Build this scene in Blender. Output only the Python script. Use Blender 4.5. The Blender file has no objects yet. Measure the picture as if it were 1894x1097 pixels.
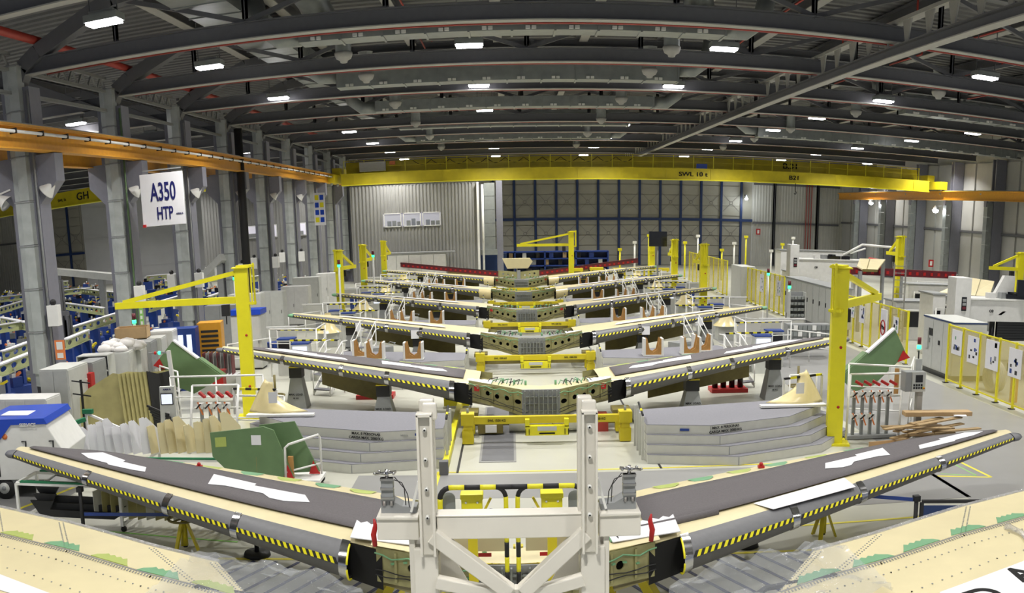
import bpy, bmesh, math, random
from mathutils import Vector, Matrix
random.seed(7)
R = math.radians
C = bpy.context.scene.collection
SC = bpy.context.scene

# ---------------------------------------------------------------- camera
EYE = 5.24
def _cam():
    f, pit, rol, yaw, k = 1757.7, .1806, .0181, -.0007, 166.7
    def rot(d):
        x, y, z = d
        c, s = math.cos(rol), math.sin(rol); x, z = c*x+s*z, -s*x+c*z
        c, s = math.cos(pit), math.sin(pit); y, z = c*y+s*z, -s*y+c*z
        c, s = math.cos(yaw), math.sin(yaw); x, y = c*x+s*y, -s*x+c*y
        return Vector((x, y, z))
    X, F, U = rot((1, 0, 0)), rot((0, 1, 0)), rot((0, 0, 1))
    cd = bpy.data.cameras.new('camera')
    cd.type = 'PANO'; cd.panorama_type = 'CENTRAL_CYLINDRICAL'
    hw = 947/f
    cd.central_cylindrical_range_u_min = -hw
    cd.central_cylindrical_range_u_max = hw
    cd.central_cylindrical_range_v_max = (548.5+k)/f
    cd.central_cylindrical_range_v_min = -(548.5-k)/f
    cd.central_cylindrical_radius = 1.0
    cd.clip_start = .05; cd.clip_end = 500
    o = bpy.data.objects.new('camera', cd); C.objects.link(o)
    m = Matrix((X, U, -F)).transposed().to_4x4(); m.translation = (0, 0, EYE)
    o.matrix_world = m
    SC.camera = o
_cam()

# ---------------------------------------------------------------- world, exposure
LAMP_W = 400.0
w = bpy.data.worlds.new('world'); SC.world = w; w.use_nodes = True
w.node_tree.nodes['Background'].inputs[0].default_value = (.80, .86, 1.0, 1)
w.node_tree.nodes['Background'].inputs[1].default_value = .42
SC.view_settings.view_transform = 'Standard'; SC.view_settings.look = 'None'
SC.view_settings.gamma = 1; SC.view_settings.use_curve_mapping = False
SC.view_settings.exposure = 0.0
SC.cycles.max_bounces = 6; SC.cycles.diffuse_bounces = 3; SC.cycles.glossy_bounces = 3
SC.cycles.transparent_max_bounces = 12; SC.cycles.sample_clamp_indirect = 4
SC.cycles.use_denoising = True

# ---------------------------------------------------------------- materials
MATS = {}
def mat(name, col, rough=.5, metal=0, var=.06, scale=6, bump=0, emit=0, alpha=1, trans=0, clear=0):
    if name in MATS: return MATS[name]
    m = bpy.data.materials.new(name); m.use_nodes = True; MATS[name] = m
    nt = m.node_tree; b = nt.nodes['Principled BSDF']
    b.inputs['Base Color'].default_value = (*col, 1)
    b.inputs['Roughness'].default_value = rough; b.inputs['Metallic'].default_value = metal
    if clear: b.inputs['Coat Weight'].default_value = clear
    if emit:
        b.inputs['Emission Color'].default_value = (*col, 1); b.inputs['Emission Strength'].default_value = emit
    if alpha < 1: b.inputs['Alpha'].default_value = alpha
    if trans: b.inputs['Transmission Weight'].default_value = trans
    if var and not emit:
        tc = nt.nodes.new('ShaderNodeTexCoord'); n = nt.nodes.new('ShaderNodeTexNoise')
        n.inputs['Scale'].default_value = scale; n.inputs['Detail'].default_value = 4
        nt.links.new(tc.outputs['Object'], n.inputs['Vector'])
        mx = nt.nodes.new('ShaderNodeMix'); mx.data_type = 'RGBA'
        mx.inputs[6].default_value = tuple(max(0, c*(1-var*2.2)) for c in col)+(1,)
        mx.inputs[7].default_value = tuple(min(1, c*(1+var*1.6)) for c in col)+(1,)
        nt.links.new(n.outputs['Fac'], mx.inputs[0]); nt.links.new(mx.outputs[2], b.inputs['Base Color'])
        if bump:
            bp = nt.nodes.new('ShaderNodeBump'); bp.inputs['Strength'].default_value = bump
            bp.inputs['Distance'].default_value = .02
            nt.links.new(n.outputs['Fac'], bp.inputs['Height']); nt.links.new(bp.outputs[0], b.inputs['Normal'])
    return m
STEEL = mat('grey steel paint', (.12, .122, .132), .5)
STEELL = mat('light grey steel', (.36, .355, .33), .5)
STEELB = mat('violet grey steel', (.20, .202, .24), .45)
GALV = mat('galvanised sheet', (.27, .29, .285), .4, .3, .14, 3)
COLD = mat('column duct sheet', (.46, .49, .47), .36, .25, .16, 2.5)
DECK = mat('roof deck', (.14, .14, .14), .6, 0, .1)
ORANGE = mat('orange rail paint', (.66, .31, .02), .42, 0, .08)
YEL = mat('yellow paint', (.80, .73, .016), .38, 0, .05, 3)
YELD = mat('crane yellow', (.62, .51, .012), .42, 0, .1, 2)
BLK = mat('black rubber', (.012, .012, .013), .6)
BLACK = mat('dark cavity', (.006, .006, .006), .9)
WHITE = mat('white paint', (.78, .78, .75), .4, 0, .04)
PAPER = mat('white paper', (.76, .76, .79), .7, 0, .02)
CREAM = mat('cream primer', (.68, .60, .36), .45, 0, .05, 2.5)
CREAML = mat('cream gelcoat', (.70, .60, .32), .25, 0, .05)
OLIVE = mat('olive composite', (.165, .135, .035), .5, 0, .12, 8)
OLIVEL = mat('khaki primer', (.40, .36, .15), .5, 0, .10, 4)
SPAR = mat('spar primer', (.33, .31, .14), .42, 0, .22, 5)
GREEN = mat('green primer', (.13, .22, .10), .5, 0, .09, 4)
GREENP = mat('patch green', (.16, .36, .19), .5)
GREENL = mat('patch lime', (.40, .48, .12), .5)
RUBG = mat('green rubber', (.01, .17, .07), .6)
RED = mat('red paint', (.45, .012, .012), .45)
REDP = mat('red pipe', (.36, .04, .028), .4)
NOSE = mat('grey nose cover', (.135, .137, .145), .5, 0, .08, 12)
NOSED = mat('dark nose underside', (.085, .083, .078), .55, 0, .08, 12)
CHROME = mat('bright metal band', (.55, .55, .56), .18, 1.0, .12)
CARPET = mat('grey protective mat', (.125, .115, .120), .9, 0, .10, 40, .3)
BLUE = mat('blue paint', (.012, .045, .24), .4)
BLUED = mat('door frame blue', (.010, .035, .13), .5)
BLUEV = mat('vivid blue', (.008, .06, .50), .35)
GREYC = mat('cabinet grey', (.52, .53, .50), .45, 0, .05)
GREYM = mat('mid grey', (.27, .28, .28), .5)
WHITEM = mat('machine white', (.66, .66, .64), .4)
POD = mat('podium cream', (.56, .56, .50), .5, 0, .05)
PODT = mat('podium grey deck', (.20, .20, .225), .75, 0, .08, 20)
WOOD = mat('orange wood', (.42, .22, .06), .6, 0, .15, 8)
WOODP = mat('pallet wood', (.36, .25, .12), .7, 0, .2, 8)
CARD = mat('cardboard', (.48, .33, .17), .8)
SCREEN = mat('dark screen', (.008, .009, .012), .15)
SCREENW = mat('lit screen', (.75, .8, .95), .4, emit=.7)
LAMP = mat('lamp glow', (1.0, .97, 1.0), .4, emit=26)
LAMPS = mat('spot glow', (.9, .97, 1.0), .4, emit=60)
LEDG = mat('green signal glow', (.05, 1.0, .35), .4, emit=2.2)
LEDR = mat('red signal glow', (1.0, .06, .04), .4, emit=1.2)
ORANGEC = mat('orange clamp', (.75, .22, .06), .5)
WALLC = mat('cladding grey', (.50, .50, .46), .55, 0, .05, 1.5)
WALLL = mat('cladding light', (.44, .44, .42), .5, 0, .05, 1.5)
OFFC = mat('office cladding', (.29, .29, .28), .45, 0, .04, 1.5)
DOORP = mat('door panel', (.38, .37, .31), .5, 0, .08, .8)
FABRIC = mat('roll door fabric', (.66, .67, .68), .6, 0, .04, 1)
INTW = mat('office interior', (.62, .60, .68), .6, emit=.55)
GLASS = mat('window glass', (.9, .95, 1), .03, 0, 0, alpha=.12)
PLEXI = mat('amber plexiglass', (.62, .52, .12), .2, 0, 0, alpha=.38)
FILM = mat('plastic film', (.50, .53, .58), .07, 0, .1, 9, 1.0, alpha=.26)
FILMR = mat('crumpled film', (.8, .82, .85), .12, .2, .25, 14, 1.0, alpha=.45)
FRAMEW = mat('cream white paint', (.74, .71, .63), .32, 0, .05, 2)
TBLUE = mat('lettering blue', (.01, .012, .12), .5)
BLUEL = mat('tape blue', (.015, .025, .11), .5)
LINEY = mat('line yellow', (.75, .66, .04), .5)
LINEG = mat('line green', (.25, .55, .12), .5)
FLOORG = mat('walkway grey', (.27, .27, .265), .35, 0, .06, 1.2)
WINER = mat('dark red spar', (.13, .012, .02), .5)
SACK = mat('white sack', (.7, .68, .66), .8, 0, .06, 10, .5)
LATTICE = mat('truss grey', (.24, .25, .24), .5)

def floor_mat():
    m = bpy.data.materials.new('polished concrete'); m.use_nodes = True; nt = m.node_tree
    b = nt.nodes['Principled BSDF']; tc = nt.nodes.new('ShaderNodeTexCoord')
    n = nt.nodes.new('ShaderNodeTexNoise'); n.inputs['Scale'].default_value = .35; n.inputs['Detail'].default_value = 5
    n2 = nt.nodes.new('ShaderNodeTexNoise'); n2.inputs['Scale'].default_value = .8; n2.inputs['Detail'].default_value = 5
    for q in (n, n2): nt.links.new(tc.outputs['Object'], q.inputs['Vector'])
    r = nt.nodes.new('ShaderNodeValToRGB')
    r.color_ramp.elements[0].position = .3; r.color_ramp.elements[0].color = (.43, .43, .37, 1)
    r.color_ramp.elements[1].position = .7; r.color_ramp.elements[1].color = (.53, .53, .455, 1)
    nt.links.new(n.outputs['Fac'], r.inputs[0]); nt.links.new(r.outputs[0], b.inputs['Base Color'])
    rr = nt.nodes.new('ShaderNodeMapRange'); rr.inputs[3].default_value = .22; rr.inputs[4].default_value = .42
    nt.links.new(n2.outputs['Fac'], rr.inputs[0]); nt.links.new(rr.outputs[0], b.inputs['Roughness'])
    return m
FLOORM = floor_mat()

# ---------------------------------------------------------------- geometry helpers
class MB:
    """collects faces of one mesh"""
    def __init__(s): s.v = []; s.f = []; s.m = []; s.mats = []; s.sm = []
    def mi(s, m):
        if m not in s.mats: s.mats.append(m)
        return s.mats.index(m)
    def add(s, vs, fs, m, smooth=False):
        o = len(s.v); s.v += [tuple(v) for v in vs]; k = s.mi(m)
        for f in fs: s.f.append(tuple(i+o for i in f)); s.m.append(k); s.sm.append(smooth)
        return s
    def box(s, c, d, m, rz=0, M=None):
        hx, hy, hz = d[0]/2, d[1]/2, d[2]/2
        vs = [Vector((x, y, z)) for x in (-hx, hx) for y in (-hy, hy) for z in (-hz, hz)]
        if rz: q = Matrix.Rotation(rz, 3, 'Z'); vs = [q @ v for v in vs]
        vs = [v+Vector(c) for v in vs]
        if M: vs = [M @ v for v in vs]
        return s.add(vs, [(0,1,3,2),(4,6,7,5),(0,4,5,1),(2,3,7,6),(0,2,6,4),(1,5,7,3)], m)
    def b2(s, a, b, m):
        return s.box([(a[i]+b[i])/2 for i in range(3)], [abs(b[i]-a[i]) for i in range(3)], m)
    def bar(s, p, q, w, h, m, up=(0, 0, 1)):
        p, q = Vector(p), Vector(q); d = (q-p)
        if d.length < 1e-6: return s
        d.normalize(); up = Vector(up)
        if abs(d.dot(up)) > .98: up = Vector((0, 1, 0)) if abs(d.y) < .9 else Vector((1, 0, 0))
        x = d.cross(up).normalized(); z = x.cross(d)
        vs = [a+x*sx*w/2+z*sz*h/2 for a in (p, q) for sx in (-1, 1) for sz in (-1, 1)]
        return s.add(vs, [(0,1,3,2),(4,6,7,5),(0,4,5,1),(2,3,7,6),(0,2,6,4),(1,5,7,3)], m)
    def ibeam(s, p, q, w, h, t, m, mf=None):
        p, q = Vector(p), Vector(q); z = Vector((0, 0, 1))
        mf = mf or m
        s.bar(p, q, t, h-2*t, m); s.bar(p+z*(h/2-t/2), q+z*(h/2-t/2), w, t, m); s.bar(p-z*(h/2-t/2), q-z*(h/2-t/2), w, t, mf)
        return s
    def tube(s, path, r, m, n=8, cap=True, rs=None):
        path = [Vector(p) for p in path]; vs = []; fs = []
        prev = None
        for i, p in enumerate(path):
            a = path[max(i-1, 0)]; b = path[min(i+1, len(path)-1)]; d = (b-a).normalized()
            if prev is None:
                u = Vector((0, 0, 1)) if abs(d.z) < .9 else Vector((1, 0, 0))
                x = d.cross(u).normalized()
            else:
                x = (prev-d*prev.dot(d))
                x = x.normalized() if x.length > 1e-6 else d.orthogonal().normalized()
            prev = x; y = d.cross(x); rr = rs[i] if rs else r
            for k in range(n):
                t = 2*math.pi*k/n; vs.append(p+x*math.cos(t)*rr+y*math.sin(t)*rr)
        for i in range(len(path)-1):
            for k in range(n):
                a, b = i*n+k, i*n+(k+1) % n; fs.append((a, a+n, b+n, b))
        if cap: fs += [tuple(range(n)), tuple(range(len(vs)-1, len(vs)-n-1, -1))]
        return s.add(vs, fs, m, True)
    def prism(s, pts, z0, z1, m, M=None):
        n = len(pts); vs = [Vector((x, y, z0)) for x, y in pts]+[Vector((x, y, z1)) for x, y in pts]
        if M: vs = [M @ v for v in vs]
        fs = [tuple(range(n-1, -1, -1)), tuple(range(n, 2*n))]+[(i, (i+1) % n, n+(i+1) % n, n+i) for i in range(n)]
        return s.add(vs, fs, m)
    def plate(s, outer, holes, t, m, M=None, mh=None):
        """flat plate in local XZ with real holes, thickness t along local Y"""
        bm = bmesh.new(); es = []
        for lp in [outer]+holes:
            vv = [bm.verts.new((x, 0, z)) for x, z in lp]
            es += [bm.edges.new((vv[i], vv[(i+1) % len(vv)])) for i in range(len(vv))]
        g = bmesh.ops.triangle_fill(bm, edges=es, use_beauty=True)
        bm.verts.ensure_lookup_table(); bm.verts.index_update()
        V = [v.co.copy() for v in bm.verts]; F = [tuple(v.index for v in f.verts) for f in bm.faces]
        bm.free(); n = len(V)
        vs = V+[v+Vector((0, t, 0)) for v in V]
        fs = F+[tuple(i+n for i in reversed(f)) for f in F]
        o = 0
        for lp in [outer]+holes:
            k = len(lp); fs += [(o+i, o+(i+1) % k, n+o+(i+1) % k, n+o+i) for i in range(k)]; o += k
        if M: vs = [M @ v for v in vs]
        return s.add(vs, fs, m)
    def sphere(s, c, r, m, n=8, sc=(1, 1, 1)):
        vs = []; fs = []; k = n//2
        for i in range(k+1):
            a = math.pi*i/k
            for j in range(n):
                b = 2*math.pi*j/n
                vs.append((c[0]+r*sc[0]*math.sin(a)*math.cos(b), c[1]+r*sc[1]*math.sin(a)*math.sin(b), c[2]+r*sc[2]*math.cos(a)))
        for i in range(k):
            for j in range(n): fs.append((i*n+j, (i+1)*n+j, (i+1)*n+(j+1) % n, i*n+(j+1) % n))
        return s.add(vs, fs, m, True)
    def lathe(s, prof, c, m, n=16, M=None):
        vs = []; fs = []
        for r, z in prof:
            for j in range(n):
                b = 2*math.pi*j/n; v = Vector((r*math.cos(b), r*math.sin(b), z))
                vs.append((M @ v if M else v)+Vector(c))
        for i in range(len(prof)-1):
            for j in range(n): fs.append((i*n+j, i*n+(j+1) % n, (i+1)*n+(j+1) % n, (i+1)*n+j))
        return s.add(vs, fs, m, True)
    def grid(s, rows, m, smooth=True):
        n = len(rows[0]); vs = [p for r in rows for p in r]; fs = []
        for i in range(len(rows)-1):
            for j in range(n-1): fs.append((i*n+j, i*n+j+1, (i+1)*n+j+1, (i+1)*n+j))
        return s.add(vs, fs, m, smooth)
    def mesh(s, name):
        me = bpy.data.meshes.new(name); me.from_pydata(s.v, [], s.f)
        for m in s.mats: me.materials.append(m)
        me.polygons.foreach_set('material_index', s.m); me.polygons.foreach_set('use_smooth', s.sm)
        me.update(); return me

SMALL = {'pictogram', 'printed_blocks', 'tension_ring', 'grille', 'festoon_cable', 'valve_block', 'key_row', 'slot', 'end_lugs', 'rib', 'hand_rail'}
SMALL -= {'rib', 'slot', 'hand_rail'}
def part(name, mb, parent=None, loc=(0, 0, 0), rz=0, world=False, label=None, bevel=0):
    me = mb.mesh(name) if isinstance(mb, MB) else mb
    if world and parent is not None:
        q = parent
        T = Matrix.Identity(4); ch = []
        while q is not None: ch.append(q.matrix_basis); q = q.parent
        for m in reversed(ch): T = T @ m
        me.transform(T.inverted())
    o = bpy.data.objects.new(name, me); C.objects.link(o)
    o.location = loc; o.rotation_euler = (0, 0, rz)
    if parent is not None: o.parent = parent
    if label: o['label'] = label
    if name in SMALL: o['kind'] = 'stuff'
    if bevel:
        b = o.modifiers.new('bevel', 'BEVEL'); b.width = bevel; b.segments = 2; b.limit_method = 'ANGLE'
    return o
def tag(o, label, cat, group=None):
    o['label'] = label; o['category'] = cat
    if group: o['group'] = group
    return o
def thing(name, label, cat, loc=(0, 0, 0), rz=0, group=None):
    o = bpy.data.objects.new(name, None); C.objects.link(o); o.empty_display_size = .2
    o.location = loc; o.rotation_euler = (0, 0, rz)
    return tag(o, label, cat, group)
def struct(name, mb, parent=None):
    o = part(name, mb, parent)
    if parent is None: o['kind'] = 'structure'
    return o
def dup(src, loc=None, rz=None, label=None, parent=None):
    """copy a thing with its parts and sub-parts"""
    c = src.copy(); C.objects.link(c)
    if parent is not None: c.parent = parent
    if loc is not None: c.location = loc
    if rz is not None: c.rotation_euler = (0, 0, rz)
    if label: c['label'] = label
    for ch in list(KIDS.get(src.name, [])) or [x for x in src.children]:
        dup(ch, parent=c)
    return c
KIDS = {}
def letters(txt, size, m, parent, M, name='lettering', ext=.004, align='CENTER', sx=1):
    cu = bpy.data.curves.new(name, 'FONT'); cu.body = txt; cu.size = size; cu.extrude = ext; cu.align_x = align; cu.offset = size*.018
    o = bpy.data.objects.new(name, cu); C.objects.link(o)
    bpy.context.view_layer.update()
    me = bpy.data.meshes.new_from_object(o.evaluated_get(bpy.context.evaluated_depsgraph_get()))
    bpy.data.objects.remove(o)
    me.materials.clear(); me.materials.append(m)
    me.transform(M @ Matrix.Diagonal((sx, 1, 1, 1)))
    p = bpy.data.objects.new(name, me); C.objects.link(p); p.parent = parent
    return p
def face_y(x, y, z, rz=0):
    """matrix that stands flat text up, facing -Y, at x,y,z"""
    return Matrix.Translation((x, y, z)) @ Matrix.Rotation(rz, 4, 'Z') @ Matrix.Rotation(R(90), 4, 'X')
ORD = ['nearest', 'second', 'third', 'fourth', 'fifth', 'sixth', 'seventh', 'eighth', 'ninth', 'tenth', 'eleventh', 'twelfth', 'thirteenth', 'fourteenth', 'fifteenth', 'sixteenth']
def ell(cx, cz, a, b, n=12): return [(cx+a*math.cos(2*math.pi*i/n), cz+b*math.sin(2*math.pi*i/n)) for i in range(n)]
# ================================================================= SETTING
X0, X1, YB = -13.65, 34.3, 96.0          # left column line, right wall, back wall
BY = [25.33+6.79*n for n in range(-4, 11)]   # main truss planes (some behind the camera)

mb = MB(); mb.b2((-58, -12, -.2), (36, 97, 0), FLOORM); struct('floor', mb)

# roof deck with trapezoid ribs running across the hall
mb = MB(); rows = []; y = -10.0; zt = 12.35
while y < 97:
    rows += [(y, zt), (y+.28, zt), (y+.34, zt+.09), (y+.54, zt+.09), (y+.60, zt)]; y += .60
pts = rows
vs = [(x, yy, z) for yy, z in pts for x in (-58, 36)]
mb.add(vs, [(2*i, 2*i+1, 2*i+3, 2*i+2) for i in range(len(pts)-1)], DECK)
struct('ceiling', mb)

# walls
def corr(mb, x0, x1, y, z0, z1, m, pitch=.3, d=.05, axis='x'):
    n = max(1, int(abs(x1-x0)/pitch)); prof = []
    for i in range(n):
        a = x0+(x1-x0)*i/n; q = (x1-x0)/n
        prof += [(a, 0), (a+q*.45, 0), (a+q*.55, -d), (a+q*.9, -d)]
    prof.append((x1, 0))
    vs = []
    for a, b in prof:
        for z in (z0, z1): vs.append((a, y+b, z) if axis == 'x' else (y+b, a, z))
    mb.add(vs, [(2*i, 2*i+2, 2*i+3, 2*i+1) for i in range(len(prof)-1)], m)
mb = MB()
corr(mb, -58, -49.3, YB, 0, 12.4, WALLC); corr(mb, -29.2, -1.9, YB, 0, 12.4, WALLC); corr(mb, 24.6, 36, YB, 0, 12.4, WALLC)
mb.b2((-49.3, YB, 10.4), (-29.2, YB+.2, 12.4), WALLC); mb.b2((-1.9, YB, 10.0), (24.6, YB+.2, 12.4), WALLC)
wb = struct('wall_back', mb)
for x in (-57.3, -53.2, 26.9, 31.6):
    m2 = MB(); m2.ibeam((x, YB-.25, 0), (x, YB-.25, 12), .3, .3, .03, STEEL); part('wall_post', m2, wb)
for z in (4.4, 8.3):
    m2 = MB(); m2.b2((24.7, YB-.22, z-.1), (34, YB-.08, z+.1), STEEL); part('girt', m2, wb)
m2 = MB(); m2.b2((-58, YB-.22, 5.3), (-49.4, YB-.08, 5.5), STEEL); part('girt', m2, wb)
for k in range(3):
    m2 = MB(); m2.tube([(30.3+.28*k, YB-.4, .3), (30.3+.28*k, YB-.4, 11.5)], .05, REDP, 8); part('riser_pipe', m2, wb)

mb = MB(); mb.b2((X1+.3, 20, 0), (X1+.4, YB, 12.4), WALLL)
wr = struct('wall_right', mb)
for n in range(12):
    y0 = 22+6.79*n-3.3
    for z0, z1 in ((.3, 4.6), (4.8, 9.9)):
        m2 = MB(); m2.b2((X1+.16, y0+.1, z0), (X1+.3, y0+6.6, z1), WALLL); part('wall_panel', m2, wr)
    m2 = MB(); m2.b2((X1+.02, y0, 4.62), (X1+.2, y0+6.79, 4.8), STEEL); part('girt', m2, wr)
mb = MB(); mb.b2((-58.2, 30, 0), (-58, YB, 12.4), WALLC); struct('wall_left', mb)

# hangar door in the back wall: blue frame posts, boards as single planks
def hangar_door(name, xs, x0, x1, zm, ztop, nb, posts=None):
    d = MB(); d.b2((x0, YB+.05, 0), (x1, YB+.15, ztop), DOORP); o = struct(name, d)
    for x in (posts or xs):
        q = MB(); q.b2((x-.11, YB-.22, 0), (x+.11, YB-.02, ztop), BLUED); part('door_post', q, o)
    q = MB(); q.b2((x0, YB-.24, zm-.13), (x1, YB-.04, zm+.13), BLUED); part('door_rail', q, o)
    for i in range(len(xs)-1):
        a, b = xs[i]+.13, xs[i+1]-.13
        for k in range(nb):
            za = ztop*k/nb+.04; zb = ztop*(k+1)/nb-.03
            q = MB(); q.b2((a, YB-.05-.02*(k % 2), za), (b, YB+.05, zb), DOORP); part('door_board', q, o)
        for z in (zm-1.4, zm+1.7):
            q = MB(); cx = (a+b)/2
            q.tube([(cx+.16*math.cos(t*.785), YB-.12, z+.16*math.sin(t*.785)) for t in range(9)], .015, STEEL, 5, False)
            for sx in (-1, 1):
                for sz in (-1, 1): q.bar((cx+.16*sx, YB-.1, z+.16*sz), (cx+.85*sx, YB-.1, z+.85*sz), .02, .02, STEEL)
            part('tension_ring', q, o)
    return o
hangar_door('door_1', [-1.6+2.085*k for k in range(13)], -1.9, 24.6, 4.6, 10, 10)
hangar_door('door_2', [-49.1, -47.2, -45.6], -49.3, -45.5, 3.6, 10.4, 11, [-47.2])
hangar_door('door_3', [-31.4, -30.3, -29.3], -31.5, -29.2, 3.6, 10.4, 11, [-30.3])
q = MB(); q.b2((-45.4, YB-.1, 0), (-31.5, YB+.1, 10.4), FABRIC); d4 = struct('door_4', q)
for k in range(9):
    q = MB(); q.b2((-45.4, YB-.14, 1.1*k+.62), (-31.5, YB-.1, 1.1*k+.66), FABRIC); part('stiffener', q, d4)

# ---------------------------------------------------------------- main trusses
TZ = 10.02
def truss(i, y):
    near = i >= 4
    xa = -57 if near else X0; hi = X1
    lab = ('%s grey roof truss from the camera, spanning the hall over the bays' % ORD[i-4]) if near else 'grey roof truss overhead behind the view'
    t = thing('roof_truss', lab, 'roof truss', (0, y, 0), 0, 'main roof trusses')
    m = MB(); m.ibeam((X0+.2, 0, TZ+.22), (hi, 0, TZ+.22), .34, .44, .03, STEEL, STEELL)  # lower flange in a lighter grey, floor bounce painted into its colour
    part('lower_chord', m, t)
    m = MB(); m.ibeam((X0+3.2, 0, 11.75), (hi, 0, 11.75), .3, .3, .03, STEEL); part('upper_chord', m, t)
    xs = [X0+3.2+3.7*k for k in range(13)]
    for k, x in enumerate(xs):
        if x > hi: break
        m = MB(); m.ibeam((x, 0, TZ+.44), (x, 0, 11.6), .16, .16, .02, STEEL); part('post', m, t)
        if k+1 < len(xs) and xs[k+1] <= hi+.1:
            m = MB()
            a, b = ((x, 0, 11.6), (xs[k+1], 0, TZ+.44)) if k % 2 == 0 else ((x, 0, TZ+.44), (xs[k+1], 0, 11.6))
            m.bar(a, b, .12, .12, STEEL); part('diagonal', m, t)
    # haunch rising from the column head to the upper chord
    m = MB(); pts = [(X0, 0, 9.3), (X0, 0, 9.8), (X0+.25, 0, 10.25), (X0+.8, 0, 10.6), (X0+3.2, 0, 11.6), (X0+4.6, 0, 11.75)]
    for a, b in zip(pts, pts[1:]): m.bar(a, b, .42, .42, STEEL)
    part('haunch', m, t)
    if near:
        m = MB(); m.ibeam((-57, 0, 9.9), (X0-.2, 0, 9.9), .34, .44, .03, STEEL, STEELL); part('side_bay_chord', m, t)
        m = MB(); m.bar((X0-.3, 0, 9.5), (X0-4.2, 0, 11.4), .34, .34, STEEL); m.bar((X0-4.2, 0, 11.4), (-57, 0, 11.6), .25, .25, STEEL)
        part('side_bay_haunch', m, t)
    return t
for i, y in enumerate(BY): truss(i, y)

# rafters (light grey flanges) running along the hall under the deck
for k in range(14):
    x = -10.4+3.35*k
    if x > 34: break
    m = MB(); m.ibeam((x, -8, 12.05), (x, YB, 12.05), .34, .5, .03, STEEL, STEELL)
    tag(part('rafter', m), 'long roof rafter along the hall, %s from the left side' % ORD[k], 'rafter', 'rafters under the roof deck')
for k in range(3):
    x = -20-9*k; m = MB(); m.ibeam((x, 20, 12.05), (x, YB, 12.05), .3, .5, .03, STEEL, STEELL)
    tag(part('rafter', m), 'roof rafter over the left side bay, %s from the columns' % ORD[k], 'rafter', 'rafters under the roof deck')

# suspended monorail truss on the right
t = thing('monorail_truss', 'light grey lattice rail running along the hall under the roof trusses on the right', 'rail', (10.36, 0, 0))
m = MB(); m.ibeam((0, 8, 9.75), (0, 92, 9.75), .3, .3, .03, STEEL, STEELL); part('rail_beam', m, t)
m = MB(); m.bar((0, 8, 10.55), (0, 92, 10.55), .12, .1, STEELL); part('top_chord', m, t)
for k in range(60):
    y = 9+1.4*k; m = MB()
    m.add([(-.02, y-.28, 10.5), (.02, y-.28, 10.5), (.02, y+.28, 10.5), (-.02, y+.28, 10.5), (-.02, y-.08, 9.9), (.02, y-.08, 9.9), (.02, y+.08, 9.9), (-.02, y+.08, 9.9)],
          [(0,1,2,3),(4,7,6,5),(0,4,5,1),(1,5,6,2),(2,6,7,3),(3,7,4,0)], STEELL); part('web_plate', m, t)

# lattice girders between the columns on the left
for i in range(3, 12):
    ya, yb = BY[i]+.4, BY[i+1]-.4
    t = thing('lattice_girder', 'lattice girder joining the %s and next column heads on the left' % ORD[max(0, i-4)] if i > 3 else 'lattice girder joining the nearest column head to one out of view', 'girder', (X0, 0, 0), 0, 'lattice girders between column heads')
    for nm, z in (('top_chord', 10.65), ('bottom_chord', 9.55), ('middle_chord', 10.2)):
        m = MB(); m.bar((0, ya, z), (0, yb, z), .12, .1, LATTICE); part(nm, m, t)
    for k in range(8):
        a = ya+(yb-ya)*k/8; b = ya+(yb-ya)*(k+1)/8; mid = (a+b)/2
        m = MB(); m.bar((0, a, 10.2), (0, mid, 10.65), .06, .06, LATTICE); m.bar((0, mid, 10.65), (0, b, 10.2), .06, .06, LATTICE); part('web_bar', m, t)

# ---------------------------------------------------------------- columns
def column_left(i, y):
    t = thing('steel_column', 'grey steel column with a sheet metal air duct, %s in the left row' % ORD[i], 'column', (X0, y, 0), 0, 'columns of the left row')
    for s, nm in ((-1, 'flange'), (1, 'flange')):
        m = MB(); m.ibeam((.30*s, .1, 0), (.30*s, .1, 9.7), .40, .24, .03, STEELB); 
        m = MB(); m.b2((.36*s-.1, -.25, 0), (.36*s+.1, .45, 9.7), STEELB); part('column_leg', m, t)
    m = MB(); m.b2((-.3, .05, 0), (.3, .15, 9.7), STEELB); part('web', m, t)
    # air duct in sections on the camera side
    z = 1.35; k = 0
    while z < 9.4:
        h = 1.28; m = MB()
        m.prism([(-.26, -.10), (-.26, -.42), (-.02, -.56), (.26, -.50), (.26, -.10)], z, z+h-.03, COLD)
        m.prism([(-.28, -.10), (-.28, -.44), (-.02, -.585), (.28, -.52), (.28, -.10)], z+h-.05, z+h-.01, GREYM)
        part('duct_section', m, t); z += h; k += 1
    m = MB(); pts = [(-.26, -.10), (-.26, -.42), (-.02, -.56), (.26, -.50), (.26, -.10)]
    m.prism([(x*.8, yy*.9) for x, yy in pts], .95, 1.36, COLD); part('duct_outlet', m, t)
    m = MB(); m.tube([(.42, -.3, .3), (.42, -.3, 9.6)], .035, GREEN if i == 1 else GREYM, 6); part('downpipe', m, t)
    # corbel plates that carry the crane rails
    for s in (1, -1):
        m = MB(); m.add([(s*.44, -.2, 6.3), (s*.44, -.2, 7.75), (s*1.05, -.2, 7.75), (s*1.05, -.2, 6.95), (s*.44, .35, 6.3), (s*.44, .35, 7.75), (s*1.05, .35, 7.75), (s*1.05, .35, 6.95)],
                        [(0,1,2,3),(7,6,5,4),(0,4,5,1),(1,5,6,2),(2,6,7,3),(3,7,4,0)], STEELB); part('corbel', m, t)
    return t
for i in range(9): column_left(i, BY[i+4])
m = MB(); m.tube([(X0+.85, 45.3, .2), (X0+.85, 45.3, 9.8)], .2, BLK, 10)
tag(part('black_downpipe', m), 'thick black vertical pipe beside the fourth column of the left row', 'pipe')

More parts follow.
